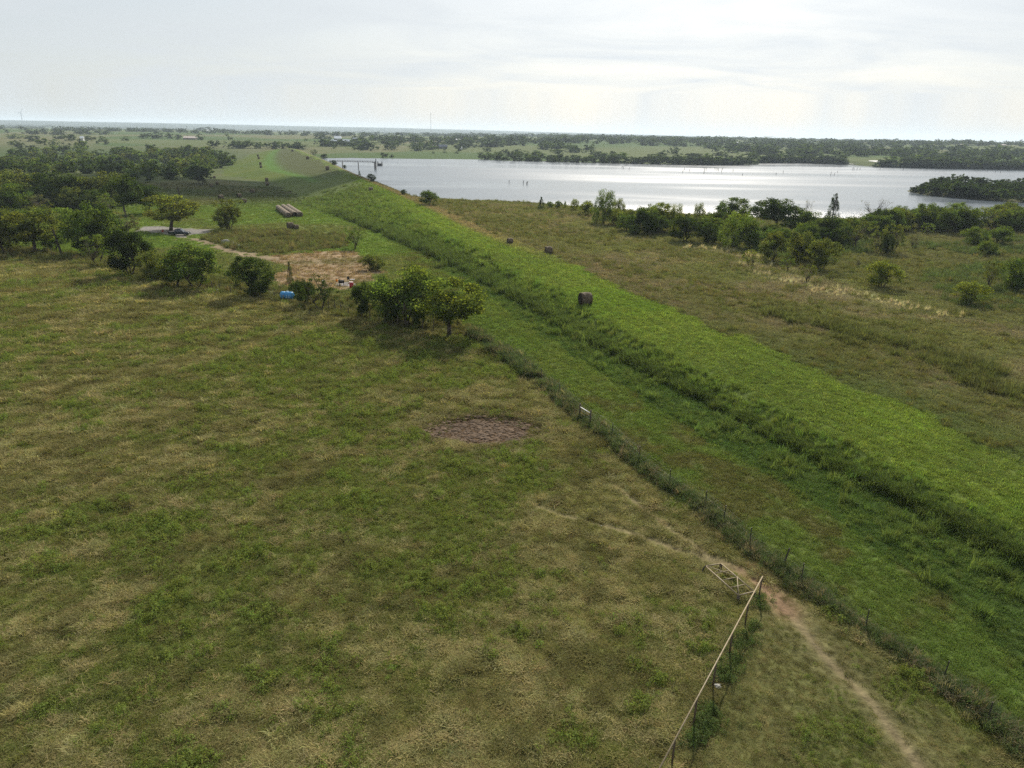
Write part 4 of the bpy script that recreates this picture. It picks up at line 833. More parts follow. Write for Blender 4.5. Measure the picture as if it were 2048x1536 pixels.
# bands of tall grass and pale plumes in the dry field
x, y, u, g = cand(60000, 60, 260, 1.2, 6); z = zones(x, y); r = np.hypot(x, y); dl = line_dist(TALLG, x, y); cl_ = fbm(x, y, 5, 3, 99); grow = np.clip(r / 60, .8, 3) ** .8
lay('tall_bands', (z == 5) & (dl < 7 * cl_) & (cl_ > .42), x, y, z, np.tile(C(.105, .115, .042), (len(x), 1)), grow * 1.15, TALL, 41)
dl = line_dist(CREAM, x, y)
lay('pale_plumes', (z == 5) & (dl < 6.5 * cl_) & (cl_ > .52) & (u < .45), x, y, z, np.tile(C(.42, .37, .26), (len(x), 1)), grow * .62, PLUME, 42)
dd = x - x_cr(y); lay('hollow_reeds', (z == 5) & (dd > 55) & (fbm(x, y, 26, 2, 101) > .56) & (cl_ > .42) & (y < 220), x, y, z, np.tile(C(.088, .120, .045), (len(x), 1)), grow * .9, TALL + WEED[:1], 43)
# dried clods of the wallow: lumps of trodden mud, joined
b = MB(); gm = np.random.default_rng(51)
for i in range(1500):
    a, q = gm.random() * 6.283, gm.random() ** .6; px_, py_ = MUD[0] + math.cos(a) * q * 5.4 - 0.2, MUD[1] + math.sin(a) * q * 3.7
    if mud_r(np.array(px_), np.array(py_)) > 1.05 + .2 * gm.random() - .25 * gm.random(): continue
    zz = float(gz(px_, py_)[0]); s = gm.uniform(.06, .14) + .12 * gm.random() ** 3; b.lump((px_, py_, zz), s, i, (1.3, .9, .55), 6, 0, .4)
tag(b.build('mud_clods', mat('mud', (.098, .064, .038), .95, noise=.4, scale=2.0)), kind='stuff')

# ------------------------------------------------------------------ things
def bend(p, q): return math.atan2(q[1] - p[1], q[0] - p[0])
WOODP = mat('weathered_wood', (.10, .082, .065), .9, noise=.35, scale=5, bump=.4); STEEL = mat('dark_steel', (.055, .05, .045), .6, .4, noise=.3, scale=20)
TANP = mat('tan_pipe', (.215, .17, .10), .55, 0, noise=.25, scale=6); WIRE = mat('galvanised_wire', (.06, .06, .055), .5, .6); WHT = mat('white_paint', (.75, .75, .73), .5, noise=.1, scale=3)
# pipe fence
rail_px = [(1525 - (y - 1154) * .5366, y, 0) for y in (1156, 1207, 1266, 1327, 1399, 1481, 1572, 1672)]
pf = empty('pipe_fence', vec(on(1430, 1366)), 0, 'tan pipe fence with a single top rail on steel posts running to the bottom edge', 'fence')
def child_at(o, parent):
    o.parent = parent; o.matrix_parent_inverse = Matrix.Translation(-parent.location); return o
tops = []
for i, (px, pt, pb) in enumerate(rail_px):
    p = at(px, pt, 1.42); p[2] = gz(p[0], p[1])[0]; top = vec((p[0], p[1], 1.42)); tops.append(top)
    child_at(MB().tube((p[0], p[1], p[2] - .3), top, .048, n=8).build('post', mat('rusty_post', (.085, .06, .04), .7, .2, noise=.4, scale=10), smooth=True), pf)
d0 = (tops[0] - tops[1]).normalized() * .12
child_at(MB().tube(tops[0] + d0 + Vector((0, 0, .04)), tops[-1] + Vector((0, 0, .04)), .036, n=10).build('rail', TANP, smooth=True), pf)
# pipe gate lying open in the grass
ga = [at(*p, .30) for p in ((1411.2, 1132.2), (1442, 1127.3), (1508.4, 1183), (1477, 1190.8))]
gt = empty('pipe_gate', vec(ga[0]) - Vector((0, 0, .30)), 0, 'tan pipe gate with cross bars lying low in the grass beside the fence end', 'gate')
A_, B_, C_, D_ = [Vector(g_) for g_ in ga]
fr = MB().path([A_, B_, C_, D_, A_], .042, 8); child_at(fr.build('gate_frame', TANP, smooth=True), gt)
for f in (.26, .50, .75):
    child_at(MB().tube(B_.lerp(C_, f), A_.lerp(D_, f), .03, n=7).build('cross_bar', TANP, smooth=True), gt)
for p, q in ((B_.lerp(C_, .50), D_), (A_, B_.lerp(C_, .48))):
    child_at(MB().tube(p + Vector((0, 0, .035)), q + Vector((0, 0, .035)), .026, n=7).build('brace', TANP, smooth=True), gt)
child_at(MB().tube(A_ + Vector((0, 0, .05)), A_ - Vector((.25, .1, .36)), .05, n=8).build('hinge_stub', STEEL), gt)
for k in (B_, C_, D_): child_at(MB().box((k.x, k.y, .10), (.14, .14, .34)).build('prop_block', WOODP), gt)
# wire fence along the lane
wf = empty('wire_fence', vec(on(1445, 1045)), 0, 'barbed wire fence on thin steel posts dividing the pasture from the mown lane', 'fence')
lean = {1562: (12, -28), 1445: (3, -24)}; wt = []
post_px = [(946, 668, 17), (994, 702, 17), (1020, 718, 20), (1050, 741, 20), (1082, 764, 24), (1118, 793, 24), (1224, 876, 28), (1277, 927, 32), (1338, 974, 34), (1410, 1013, 30), (1445, 1046, 34), (1498, 1093, 40), (1562, 1137, 36), (1601, 1166, 40), (1730, 1258, 40), (1885, 1358, 38), (1975, 1440, 40), (2075, 1520, 44)]
for (px, py, h) in post_px:
    p = at(px, py, 0); p[2] = gz(p[0], p[1])[0]; zc_ = depth_of(p); H = h * zc_ / FPX / .86; lx, ly = (.42, .18) if px == 1562 else (.10, .0) if px in (1445, 1885) else (0, 0)
    top = Vector((p[0] + lx, p[1] + ly, p[2] + H)); wt.append((vec(p), top))
    child_at(MB().tube((p[0], p[1], p[2] - .3), top, .032 if px != 1562 else .05, n=6).build('post', STEEL), wf)
for hgt in (.35, .62, .9):
    child_at(MB().path([a.lerp(b, hgt) for a, b in wt], .0018, 4).build('wire', WIRE), wf)
# little white topped gate in the wire fence
sg = empty('small_gate', vec(on(1169, 838)), 0, 'small gate with a white top rail between two dark posts in the wire fence', 'gate')
g0, g1 = on(1159, 836), on(1180, 852)
for g_ in (g0, g1): child_at(MB().tube(vec(g_) - Vector((0, 0, .3)), vec(g_) + Vector((0, 0, 1.55)), .07, n=8).build('post', WOODP), sg)
P0, P1 = vec(g0), vec(g1)
child_at(MB().tube(P0 + Vector((0, 0, 1.22)), P1 + Vector((0, 0, 1.22)), .038, n=8).build('top_rail', WHT, smooth=True), sg)
for h in (.3, .6, .9): child_at(MB().tube(P0 + Vector((0, 0, h)), P1 + Vector((0, 0, h)), .02, n=6).build('bar', WIRE), sg)
for f in (.04, .96): child_at(MB().tube(P0.lerp(P1, f) + Vector((0, 0, .25)), P0.lerp(P1, f) + Vector((0, 0, 1.2)), .03, n=6).build('gate_side', WIRE), sg)
# wooden post fence under the tree row
rf = empty('row_fence', vec(on(690, 628)), 0, 'old wooden post fence half hidden under the trees of the pasture edge', 'fence'); pts = []
for i, (px, py) in enumerate([(60, 508), (88, 509), (104, 510), (150, 522), (425, 579), (440, 582), (462, 586), (550, 600), (568, 603), (657, 619), (670, 621), (683, 624), (697, 629), (740, 640), (758, 644), (770, 646), (795, 650), (808, 652), (845, 660), (868, 662)]):
    p = on(px, py); zc_ = depth_of(p); H = random.uniform(1.1, 1.5); pts.append(vec(p) + Vector((0, 0, H * .85)))
    child_at(MB().tube((p[0], p[1], p[2] - .2), (p[0] + random.uniform(-.1, .1), p[1], p[2] + H), .075, .06, n=7).build('post', WOODP), rf)
child_at(MB().path(pts, .008, 4).build('wire', WIRE), rf)
# stones
STONE = mat('pale_stone', (.27, .26, .235), .9, noise=.3, scale=4, bump=.5)
def stone(px, py, w, label, seed, sq=(1.2, .9, .6), name='rock', m=STONE, cat='rock'):
    p = on(px, py); r = w * depth_of(p) / FPX / 2; return tag(MB().lump((0, 0, r * sq[2] * .5), r / 1.1, seed, sq, 10, 0, .3).build(name, m, loc=vec(p)), label, cat)
stone(1435, 1372, 15, 'grey stone at the foot of the pipe fence by its fourth post', 3)
stone(435, 581, 9, 'white scrap lying in the grass before the fence row', 4, (1.5, .8, .4), 'scrap', WHT, 'scrap')
stone(1203, 1048, 4, 'tiny white pebble beside the footpath', 5)
for i, (px, py, w, l) in enumerate(((450, 486, 18, 'left heap of pale broken concrete beside the dirt track'), (464, 490, 17, 'middle heap of pale broken concrete, highest of three'), (478, 494, 13, 'right heap of pale broken concrete, half overgrown'))):
    p = on(px, py); s = w * depth_of(p) / FPX; h = empty('rubble_heap', vec(p), 0, l, 'rubble', 'concrete rubble by the track')
    for k in range(5):
        MB().lump((random.uniform(-.36, .36) * s, random.uniform(-.3, .3) * s, .15 * s + .10 * s * (k % 2)), s * random.uniform(.16, .27), i * 9 + k, (1.2, .9, .8), 8, 0, .4).build('slab', STONE, h)
# hay bales
HAY = mat('hay', (.15, .118, .08), .95, noise=.45, scale=3.5, bump=.9); HAYE = mat('hay_end', (.09, .07, .05), .95, noise=.5, scale=6, bump=.9)
bale_mb = MB(); 
R0, LN = .86, 1.5
prof = [(R0 * .86, -LN / 2), (R0 * .96, -LN / 2 + .04), (R0, -LN * .32), (R0 * .985, -LN * .16), (R0 * 1.005, 0), (R0 * .985, LN * .16), (R0, LN * .32), (R0 * .96, LN / 2 - .04), (R0 * .86, LN / 2)]
v0 = MB().lathe(prof, 'X', 26)
for i, q in enumerate(v0.v):
    k = 1 + .035 * math.sin(i * 12.9898) + .02 * math.sin(i * 4.1); v0.v[i] = (q[0], q[1] * k, max(q[2] * k, -R0 * .93))
ends = MB()
for sx in (-1, 1):
    ends.lathe([(R0 * .86, sx * LN / 2), (R0 * .70, sx * (LN / 2 - .035)), (R0 * .55, sx * (LN / 2 + .01)), (R0 * .40, sx * (LN / 2 - .03)), (R0 * .22, sx * (LN / 2 + .012)), (.0, sx * (LN / 2 - .04))], 'X', 22)
bm_, em_ = v0.mesh('hay_roll', HAY, True), ends.mesh('spiral_end', HAYE, False)
HAYW = mat('shaded_hay', (.095, .072, .047), .95, noise=.5, scale=3.5, bump=.9); HAYSE = mat('shaded_hay_end', (.058, .045, .031), .95, noise=.5, scale=6, bump=.9)  # darker copy of the hay, the backlit side of loose bales put into its colour
bms_, ems_ = bm_.copy(), em_.copy(); bms_.materials[0] = HAYW; ems_.materials[0] = HAYSE
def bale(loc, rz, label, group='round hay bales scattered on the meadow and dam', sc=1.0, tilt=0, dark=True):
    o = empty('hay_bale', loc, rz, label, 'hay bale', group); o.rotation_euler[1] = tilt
    for nm, me in (('roll', bms_ if dark else bm_), ('end_face', ems_ if dark else em_)):
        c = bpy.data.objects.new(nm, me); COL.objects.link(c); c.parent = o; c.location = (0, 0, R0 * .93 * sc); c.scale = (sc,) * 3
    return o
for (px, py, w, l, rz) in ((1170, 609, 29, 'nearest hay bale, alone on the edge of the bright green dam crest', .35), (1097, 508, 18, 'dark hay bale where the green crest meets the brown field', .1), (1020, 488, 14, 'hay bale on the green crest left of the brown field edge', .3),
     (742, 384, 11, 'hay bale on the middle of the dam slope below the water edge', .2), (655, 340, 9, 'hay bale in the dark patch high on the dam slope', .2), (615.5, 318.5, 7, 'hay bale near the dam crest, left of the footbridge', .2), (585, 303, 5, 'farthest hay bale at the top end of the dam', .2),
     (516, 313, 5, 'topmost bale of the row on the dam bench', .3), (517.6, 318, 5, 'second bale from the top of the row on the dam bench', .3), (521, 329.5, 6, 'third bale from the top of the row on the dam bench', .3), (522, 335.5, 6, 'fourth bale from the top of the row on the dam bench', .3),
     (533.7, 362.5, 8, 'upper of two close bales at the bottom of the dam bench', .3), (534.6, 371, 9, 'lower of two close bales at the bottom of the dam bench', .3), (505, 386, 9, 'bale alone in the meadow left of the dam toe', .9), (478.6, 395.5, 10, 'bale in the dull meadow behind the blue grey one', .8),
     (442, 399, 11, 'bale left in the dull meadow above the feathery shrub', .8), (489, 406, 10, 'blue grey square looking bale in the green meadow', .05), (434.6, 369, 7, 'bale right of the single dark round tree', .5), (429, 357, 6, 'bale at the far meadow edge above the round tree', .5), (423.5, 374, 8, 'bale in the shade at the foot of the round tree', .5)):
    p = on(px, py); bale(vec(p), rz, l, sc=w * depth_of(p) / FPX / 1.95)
for r_, ((ax, ay), (bx, by), l) in enumerate((((558, 421), (576, 434.5), 'left'), ((568.5, 419.5), (588.5, 433), 'middle'), ((578.5, 419), (599, 433), 'right'))):
    p, q = on(ax, ay), on(bx, by); n = 6
    for k in range(n):
        f = k / (n - 1); c = p * (1 - f) + q * f; c[2] = gz(c[0], c[1])[0]; dl = np.linalg.norm(q - p) / n
        o = bale(vec(c), bend(p, q), ('rear end' if k == 0 else 'front end' if k == n - 1 else 'inner') + ' bale of the ' + l + ' of three long bale rows in the meadow', 'hay bales lined up in three rows', 1.12, 0, False)
        s_ = dl / LN
        for ch in o.children: ch.scale[0] = s_
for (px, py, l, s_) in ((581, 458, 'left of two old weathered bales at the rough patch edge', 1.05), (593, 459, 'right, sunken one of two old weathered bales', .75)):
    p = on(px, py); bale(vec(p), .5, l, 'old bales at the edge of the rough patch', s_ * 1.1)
# pickup
TRK_P = on(360, 471); sc = 40 * depth_of(TRK_P) / FPX / 5.7
pk = empty('pickup_truck', vec(TRK_P), .06, 'dark blue crew cab pickup parked on gravel under the yellowing tree', 'pickup'); pk.scale = (sc,) * 3
PAINT = mat('dark_blue_paint', (.012, .018, .035), .25, .3, spec=.6); GLS = mat('dark_glass', (.02, .025, .03), .05, spec=.8); RUB = mat('rubber', (.02, .02, .02), .9); CHR = mat('chrome', (.6, .6, .6), .2, 1.0); LMP = mat('lamp_lens', (.7, .7, .65), .2)
def prism(b, prof, y0, y1, ins=0.0):
    n = len(prof); zmax = max(p[1] for p in prof); zmin = min(p[1] for p in prof); vs = []
    for s_, y in ((-1, y0), (1, y1)):
        for (X, Z) in prof: vs.append((X, y - s_ * ins * (Z - zmin) / max(zmax - zmin, .01), Z))
    b.add(vs, [tuple(reversed(range(n))) if y1 < y0 else tuple(range(n)), tuple(reversed(range(n, 2 * n)))] + [(i, n + i, n + (i + 1) % n, (i + 1) % n) for i in range(n)])
b = MB(); prism(b, [(-2.85, .55), (-2.85, 1.12), (-1.15, 1.12), (-1.15, 1.05), (1.2, 1.05), (2.55, 1.0), (2.8, .9), (2.85, .5), (2.3, .45), (-2.4, .45)], -.98, .98); b.build('body', PAINT, pk)
b = MB(); prism(b, [(-1.1, 1.04), (-.95, 1.82), (-.7, 1.9), (.45, 1.9), (.62, 1.84), (1.35, 1.06)], -.93, .93, .16); b.build('cab', PAINT, pk)
for s_ in (-1, 1):
    for (xa, xb, xc, xd) in ((-.92, -.15, -.15, -.78), (-.07, 1.1, .62, -.07)):
        b = MB(); y = .955; b.add([(xa, s_ * (y - .03), 1.2), (xb, s_ * (y - .03), 1.2), (xc, s_ * (y - .14), 1.76), (xd, s_ * (y - .14), 1.76)], [(0, 1, 2, 3) if s_ < 0 else (3, 2, 1, 0)]); b.build('side_window', GLS, pk)
    MB().box((1.15, s_ * 1.08, 1.22), (.16, .22, .2)).build('mirror', PAINT, pk)
    MB().box((2.80, s_ * .74, .86), (.16, .36, .2)).build('headlight', LMP, pk); MB().box((-2.85, s_ * .88, .95), (.06, .14, .36)).build('tail_light', mat('red_lens', (.35, .02, .02), .3), pk)
    for X in (-1.75, 1.8):
        w = MB().lathe([(.30, -.13), (.40, -.12), (.41, 0), (.40, .12), (.30, .13)], 'Y', 22).build('wheel', RUB, pk); w.location = (X, s_ * .86, .41)
        MB().lathe([(.26, s_ * .10), (.24, s_ * .135), (.08, s_ * .12), (.0, s_ * .14)], 'Y', 14).build('rim', CHR, w)
b = MB(); b.add([(1.36, -.8, 1.1), (1.36, .8, 1.1), (.68, .72, 1.82), (.68, -.72, 1.82)], [(0, 1, 2, 3)]); b.build('windscreen', GLS, pk)
MB().box((2.9, 0, .55), (.14, 1.9, .22)).build('front_bumper', CHR, pk); MB().box((-2.92, 0, .58), (.14, 1.85, .2)).build('rear_bumper', CHR, pk); MB().box((-2.0, 0, 1.128), (1.5, 1.6, .02)).build('truck_bed', RUB, pk); MB().box((2.86, 0, .84), (.06, 1.1, .26)).build('grille', STEEL, pk)
# cooking spot on the clearing
SOOT = mat('black_iron', (.018, .017, .016), .7, .3); REDP = mat('red_plastic', (.33, .022, .035), .45, noise=.15, scale=4); GREYP = mat('grey_plastic', (.20, .20, .21), .6, noise=.2, scale=5)
def unit(px, py, wpx, wm): p = on(px, py); return p, wpx * depth_of(p) / FPX / wm
p, s_ = unit(683, 571, 12, 1.1); sm = empty('smoker_grill', vec(p), .35, 'black barrel smoker grill on legs in the dirt clearing', 'grill'); sm.scale = (s_,) * 3
MB().lathe([(0, -.5), (.27, -.5), (.3, -.45), (.3, .45), (.27, .5), (0, .5)], 'X', 20, (0, 0, .72)).build('barrel', SOOT, sm, True)
for X in (-.35, .35):
    for Y in (-.2, .2): MB().tube((X, Y, .5), (X * 1.25, Y * 1.3, 0), .03, n=6).build('leg', SOOT, sm)
MB().tube((-.3, 0, 1.0), (-.3, 0, 1.3), .05, n=10).build('chimney', SOOT, sm); MB().box((0, -.36, .70), (.8, .2, .03)).build('shelf', SOOT, sm); MB().tube((-.2, -.31, .88), (.2, -.31, .88), .018, n=6).build('handle', CHR, sm)
p, s_ = unit(703, 575, 8, .62); dr_ = empty('drum', vec(p), 0, 'red open drum standing right of the smoker grill', 'drum'); dr_.scale = (s_,) * 3
MB().lathe([(.29, 0), (.3, .02), (.3, .27), (.315, .29), (.3, .31), (.3, .56), (.315, .58), (.3, .60), (.3, .86), (.275, .86), (.27, .5), (0, .5)], 'Z', 22).build('shell', REDP, dr_, True); MB().lathe([(.30, .855), (.32, .87), (.30, .885), (.27, .87)], 'Z', 22).build('rim', mat('pale_rim', (.5, .4, .38), .5), dr_)
p, s_ = unit(705, 565, 9, .9); tb = empty('folding_table', vec(p), .2, 'low grey folding table behind the red drum', 'table'); tb.scale = (s_,) * 3
MB().box((0, 0, .6), (.9, .6, .04)).build('top', GREYP, tb)
for X in (-.38, .38):
    for Y in (-.24, .24): MB().tube((X, Y, 0), (X, Y, .59), .022, n=6).build('leg', STEEL, tb)
p, s_ = unit(697.5, 563, 5, .5); ch = empty('camp_chair', vec(p), .5, 'dark camp chair beside the grey folding table', 'chair'); ch.scale = (s_,) * 3
MB().box((0, 0, .42), (.5, .5, .05)).build('seat', STEEL, ch); MB().box((0, .25, .72), (.5, .05, .55)).build('backrest', STEEL, ch)
for X in (-.22, .22):
    for Y in (-.22, .22): MB().tube((X, Y, 0), (X, Y, .41), .02, n=6).build('leg', STEEL, ch)
p, s_ = unit(673.5, 563, 4, .35); cn = empty('gas_bottle', vec(p), 0, 'small orange bottle on the dirt left of the smoker', 'gas bottle'); cn.scale = (s_,) * 3
MB().lathe([(.14, 0), (.17, .04), (.17, .34), (.12, .44), (.05, .47)], 'Z', 16).build('bottle', mat('orange_paint', (.75, .25, .02), .45), cn, True); MB().lathe([(.09, .47), (.09, .56)], 'Z', 12).build('collar', STEEL, cn)
p, s_ = unit(646, 565, 4, .35); bk = empty('bucket', vec(p), 0, 'white bucket at the edge of the clearing above the loose tree', 'bucket'); bk.scale = (s_,) * 3
MB().lathe([(.13, 0), (.165, .34), (.18, .35), (.17, .37), (.15, .35), (.13, .05), (0, .04)], 'Z', 18).build('pail', WHT, bk, True); MB().path([(.165 * math.cos(a_), 0, .34 + .16 * math.sin(a_)) for a_ in np.linspace(0, math.pi, 9)], .008, 5).build('handle', STEEL, bk)
p, s_ = unit(663, 567, 8, 1.0); lg = tag(MB().tube((-.5, 0, .09), (.5, .1, .11), .10, .08, 9).build('log', BARK, loc=vec(p)), 'short dark log lying left of the smoker', 'log'); lg.scale = (s_,) * 3
p, s_ = unit(697, 569, 5, .7); lg = tag(MB().tube((-.35, 0, .07), (.35, .1, .07), .08, .07, 9).build('log', BARK, loc=vec(p)), 'small log between the smoker and the red drum', 'log'); lg.scale = (s_,) * 3
tag(MB().lathe([(0, .06), (.9, .05), (1.7, .02), (2.2, -.05)], 'Z', 20).build('ash_patch', mat('ash', (.19, .175, .17), 1, noise=.3, scale=3), loc=vec(on(692, 569))), kind='structure')
# blue tank
p, s_ = unit(575, 599, 27, 2.1); tk = empty('water_tank', vec(p), -.12, 'bright blue plastic tank lying on its side under the bushes', 'tank'); tk.scale = (s_,) * 3
BLUE = mat('blue_plastic', (.035, .20, .42), .4, noise=.15, scale=3)
MB().lathe([(0, -1.05), (.40, -1.03), (.55, -.95), (.6, -.8), (.6, -.35), (.57, -.32), (.57, -.28), (.6, -.25), (.6, .25), (.57, .28), (.57, .32), (.6, .35), (.6, .8), (.55, .95), (.40, 1.03), (0, 1.05)], 'X', 24, (0, 0, .62)).build('shell', BLUE, tk, True)
MB().lathe([(.16, 0), (.18, .05), (.16, .1), (0, .11)], 'Z', 14, (.1, 0, 1.20)).build('lid', mat('pale_blue', (.35, .5, .6), .5), tk)
for X in (-.6, .6): MB().box((X, 0, .06), (.14, .9, .12)).build('cradle', WOODP, tk)
for X in (-.35, .15, .55):
    MB().box((X, -.595, .55), (.16, .03, .42)).build('label_patch', mat('sun_bleached_blue', (.25, .42, .58), .5), tk)
# old tyre, feed tub, red can
p, s_ = unit(42, 522, 11, 1.0); ty = empty('tyre', vec(p), 0, 'old black tyre lying in the grass near the left edge', 'tyre'); ty.scale = (s_,) * 3
prof = [(.36 + .14 * math.cos(a_), .14 + .14 * math.sin(a_)) for a_ in np.linspace(0, 2 * math.pi, 12)]
MB().lathe(prof, 'Z', 24).build('tread', RUB, ty, True); MB().lathe([(.24, .10), (.24, .18)], 'Z', 18).build('bead', STEEL, ty)
p, s_ = unit(683, 642, 6, .55); ft = tag(MB().lathe([(.2, 0), (.27, .22), (.29, .23), (.27, .24), (.19, .04), (0, .03)], 'Z', 18).build('feed_tub', RUB, smooth=True, loc=vec(p)), 'black rubber feed tub in the grass at the tree shade edge', 'tub'); ft.scale = (s_,) * 3
p, s_ = unit(325.6, 464, 4.5, .5); rc = empty('fuel_can', vec(p), .3, 'small rust red can on gravel left of the pickup', 'can'); rc.scale = (s_,) * 3
MB().box((0, 0, .25), (.4, .25, .5)).build('can', mat('rust_red', (.28, .05, .03), .6, noise=.3), rc); MB().tube((.1, 0, .5), (.25, 0, .62), .03, n=8).build('spout', STEEL, rc); MB().path([(-.12, 0, .5), (-.1, 0, .58), (.05, 0, .58), (.06, 0, .5)], .015, 5).build('handle', STEEL, rc)
# utility poles
def pole(px, pyb, h, label, lean=0, arm=True, group=None, r=.15, name='utility_pole', zfix=None):
    p = on(px, pyb) if zfix is None else zfix; H = h * depth_of(p) / FPX; o = empty(name, vec(p), .2, label, 'pole', group)
    MB().tube((0, 0, -.3), (-lean * H, 0, H), r, r * .7, 8).build('shaft', mat('creosoted_wood', (.045, .038, .032), .9, noise=.3, scale=4), o)
    if arm:
        c = MB().box((-lean * H * .94, 0, H * .94), (1.8, .12, .14)).build('cross_arm', WOODP, o)
        for X in (-.7, 0, .7): MB().lathe([(.05, 0), (.07, .06), (.04, .14), (0, .15)], 'Z', 8, (-lean * H * .94 + X, 0, H * .94 + .07)).build('insulator', GREYP, c)
    return o
pole(125, 512, 53, 'dark leaning pole without wires at the pasture fence', .16, False, r=.24); pole(370, 436, 59, 'utility pole standing behind the yellowing umbrella tree', .10, True, r=.36)
for i, (px, pb, h, l) in enumerate(((638, 265, 13, 'utility pole on the skyline left of the white roofed barn'), (770, 272, 17, 'utility pole on the skyline right of the grey sheds'), (759, 286, 14, 'utility pole in the open bank below the skyline'), (376, 276, 22, 'utility pole behind the pink roofed shed'), (519, 270, 9, 'distant utility pole on the skyline above the meadow hill'),
        (908, 272, 10, 'distant utility pole left of the dark skyline wood'), (1033, 274, 11, 'distant utility pole right of the dark skyline wood'), (1143, 276, 10, 'distant utility pole above the middle of the lake'), (1254, 279, 10, 'distant utility pole beside a bushy skyline tree'), (1346, 280, 9, 'distant utility pole behind twin skyline trees'))):
    pole(px, pb, h, l, 0, True, 'utility poles on the far plain', r=.22)
# wind turbine and mast
def far_at(px, dist): d = ray(px, 270); k = dist / math.hypot(d[0], d[1]); p = np.array([d[0] * k, d[1] * k, 0]); p[2] = float(base_height(p[0], p[1])); return p
p = far_at(50, 9000); d_ = depth_of(p); hub = (2 * 0 + (EYE + ray(49, 226)[2] * 9000 / math.hypot(*ray(49, 226)[:2])))
wtb = empty('wind_turbine', vec(p), R(25), 'white three bladed wind turbine on the far left skyline', 'wind turbine'); WTM = mat('turbine_backlit', (.22, .22, .23), .5); Hh = hub - p[2]  # white turbine set to grey, its backlit shade put into the colour
MB().tube((0, 0, -1), (0, 0, Hh), 3.2, 2.0, 12).build('tower', WTM, wtb); MB().box((0, 2, Hh + 1), (4, 11, 4)).build('nacelle', WTM, wtb)
rt = MB().lathe([(0, -2), (1.8, -1.2), (2.2, .5)], 'Y', 12).build('rotor_hub', WTM, wtb, loc=(0, -4, Hh + 1))
for k in range(3):
    a_ = R(62) + k * 2 * math.pi / 3; rb = 52; dx_, dz_ = math.cos(a_), math.sin(a_)
    MB().path([(0, 0, 0), (dx_ * 10, 0, dz_ * 10), (dx_ * rb, 0, dz_ * rb)], [1.6, 2.1, .5], 6).build('blade', WTM, rt)
p = far_at(862, 2600); top = EYE + ray(862, 226)[2] * 2600 / math.hypot(*ray(862, 226)[:2]); Hh = top - p[2]
ms = empty('radio_mast', vec(p), 0, 'thin lattice radio mast with a lamp on top above the far bank', 'mast'); MM = mat('mast_steel', (.45, .46, .48), .6)
lat = MB(); legs = [(.8 * math.cos(a_), .8 * math.sin(a_)) for a_ in (0, 2.094, 4.189)]
for i in range(3):
    (x0, y0), (x1, y1) = legs[i], legs[(i + 1) % 3]; n = 26
    for k in range(n): lat.tube((x0, y0, Hh * k / n), (x1, y1, Hh * (k + 1) / n), .10, n=4, caps=False)
lat.build('lattice', MM, ms)
for (x0, y0) in legs: MB().tube((x0, y0, -1), (x0, y0, Hh), .17, n=5).build('leg', MM, ms)
MB().lathe([(0, 0), (1.6, .6), (1.6, 1.6), (0, 2.4)], 'Z', 10, (0, 0, Hh)).build('lamp', mat('mast_lamp', (.5, .5, .5), .4), ms)
# farm buildings far away
def building(px, py, wpx, hpx, label, wall, roof, name='barn', depth=.7, rz=.15, gable=.35, door=True, wins=0, cat='building'):
    p = on(px, py); zc_ = depth_of(p); W, H = wpx * zc_ / FPX, hpx * zc_ / FPX; D = max(W * depth, 5); hw = H * (1 - gable)
    o = empty(name, vec(p), rz, label, cat); MB().box((0, 0, hw / 2 - .2), (W, D, hw + .4)).build('wall', wall, o)
    b = MB(); e = .4; b.add([(-W / 2 - e, -D / 2 - e, hw), (W / 2 + e, -D / 2 - e, hw), (W / 2 + e, D / 2 + e, hw), (-W / 2 - e, D / 2 + e, hw), (-W / 2 - e, 0, H), (W / 2 + e, 0, H)], [(0, 1, 5, 4), (2, 3, 4, 5), (3, 0, 4), (1, 2, 5), (3, 2, 1, 0)]); b.build('roof', roof, o)
    if door: MB().box((W * .2, -D / 2 - .03, hw * .38), (min(W * .25, 4), .08, hw * .76)).build('door', mat('barn_door', (.18, .17, .16), .7), o)
    for k in range(wins): MB().box((-W * .38 + k * W * .2, -D / 2 - .03, hw * .58), (W * .08, .08, hw * .32)).build('window', GLS, o)
    return o
RW, RG, RB_, RP = mat('white_roof', (.78, .79, .80), .4), mat('grey_roof', (.42, .46, .50), .5), mat('dark_blue_roof', (.05, .07, .11), .5), mat('pinkish_roof', (.50, .42, .38), .6)
WG, WD, WW = mat('grey_wall', (.30, .33, .35), .7), mat('dark_wall', (.10, .10, .10), .8), mat('white_wall', (.72, .72, .70), .6)
building(165, 281, 6, 8, 'tiny bright white shed in the dark hedge far left', WW, RW, 'shed', 1, .1, .4, True)
building(381, 279, 24, 6, 'long low shed with a pinkish roof far left', mat('brown_wall', (.16, .13, .11), .8), RP, 'shed', .5, .05, .5)
building(676, 281, 13, 8.5, 'barn with a bright white roof behind long grey sheds', WW, RW, 'barn', .9, .1, .55)
building(684, 287, 42, 8, 'long grey shed in front of the white roofed barn', WG, RG, 'shed', .3, .04, .5, True, 3)
building(648, 277.5, 6, 4, 'small white shed below the dark skyline clump', WW, RW, 'shed', .8)
building(711, 284, 9, 8, 'grey upright shed right of the long grey shed', WG, RG, 'shed', .8)
building(886, 297.5, 17, 8, 'house with a dark blue roof on the far bank', WD, RB_, 'house', .6, .1, .5, True, 3)
building(869, 297, 9, 7, 'low dark barn touching the blue roofed house', WD, mat('brown_roof', (.13, .11, .10), .7), 'barn', .8, .1, .4)
building(917, 281.5, 11, 3.5, 'long white roofed building left of the dark wood', WW, RW, 'house', .5)
building(921, 299, 5, 5, 'white box trailer among the trees on the far bank', WW, RW, 'trailer', 1.4, .6, .1, True, 0, 'trailer')
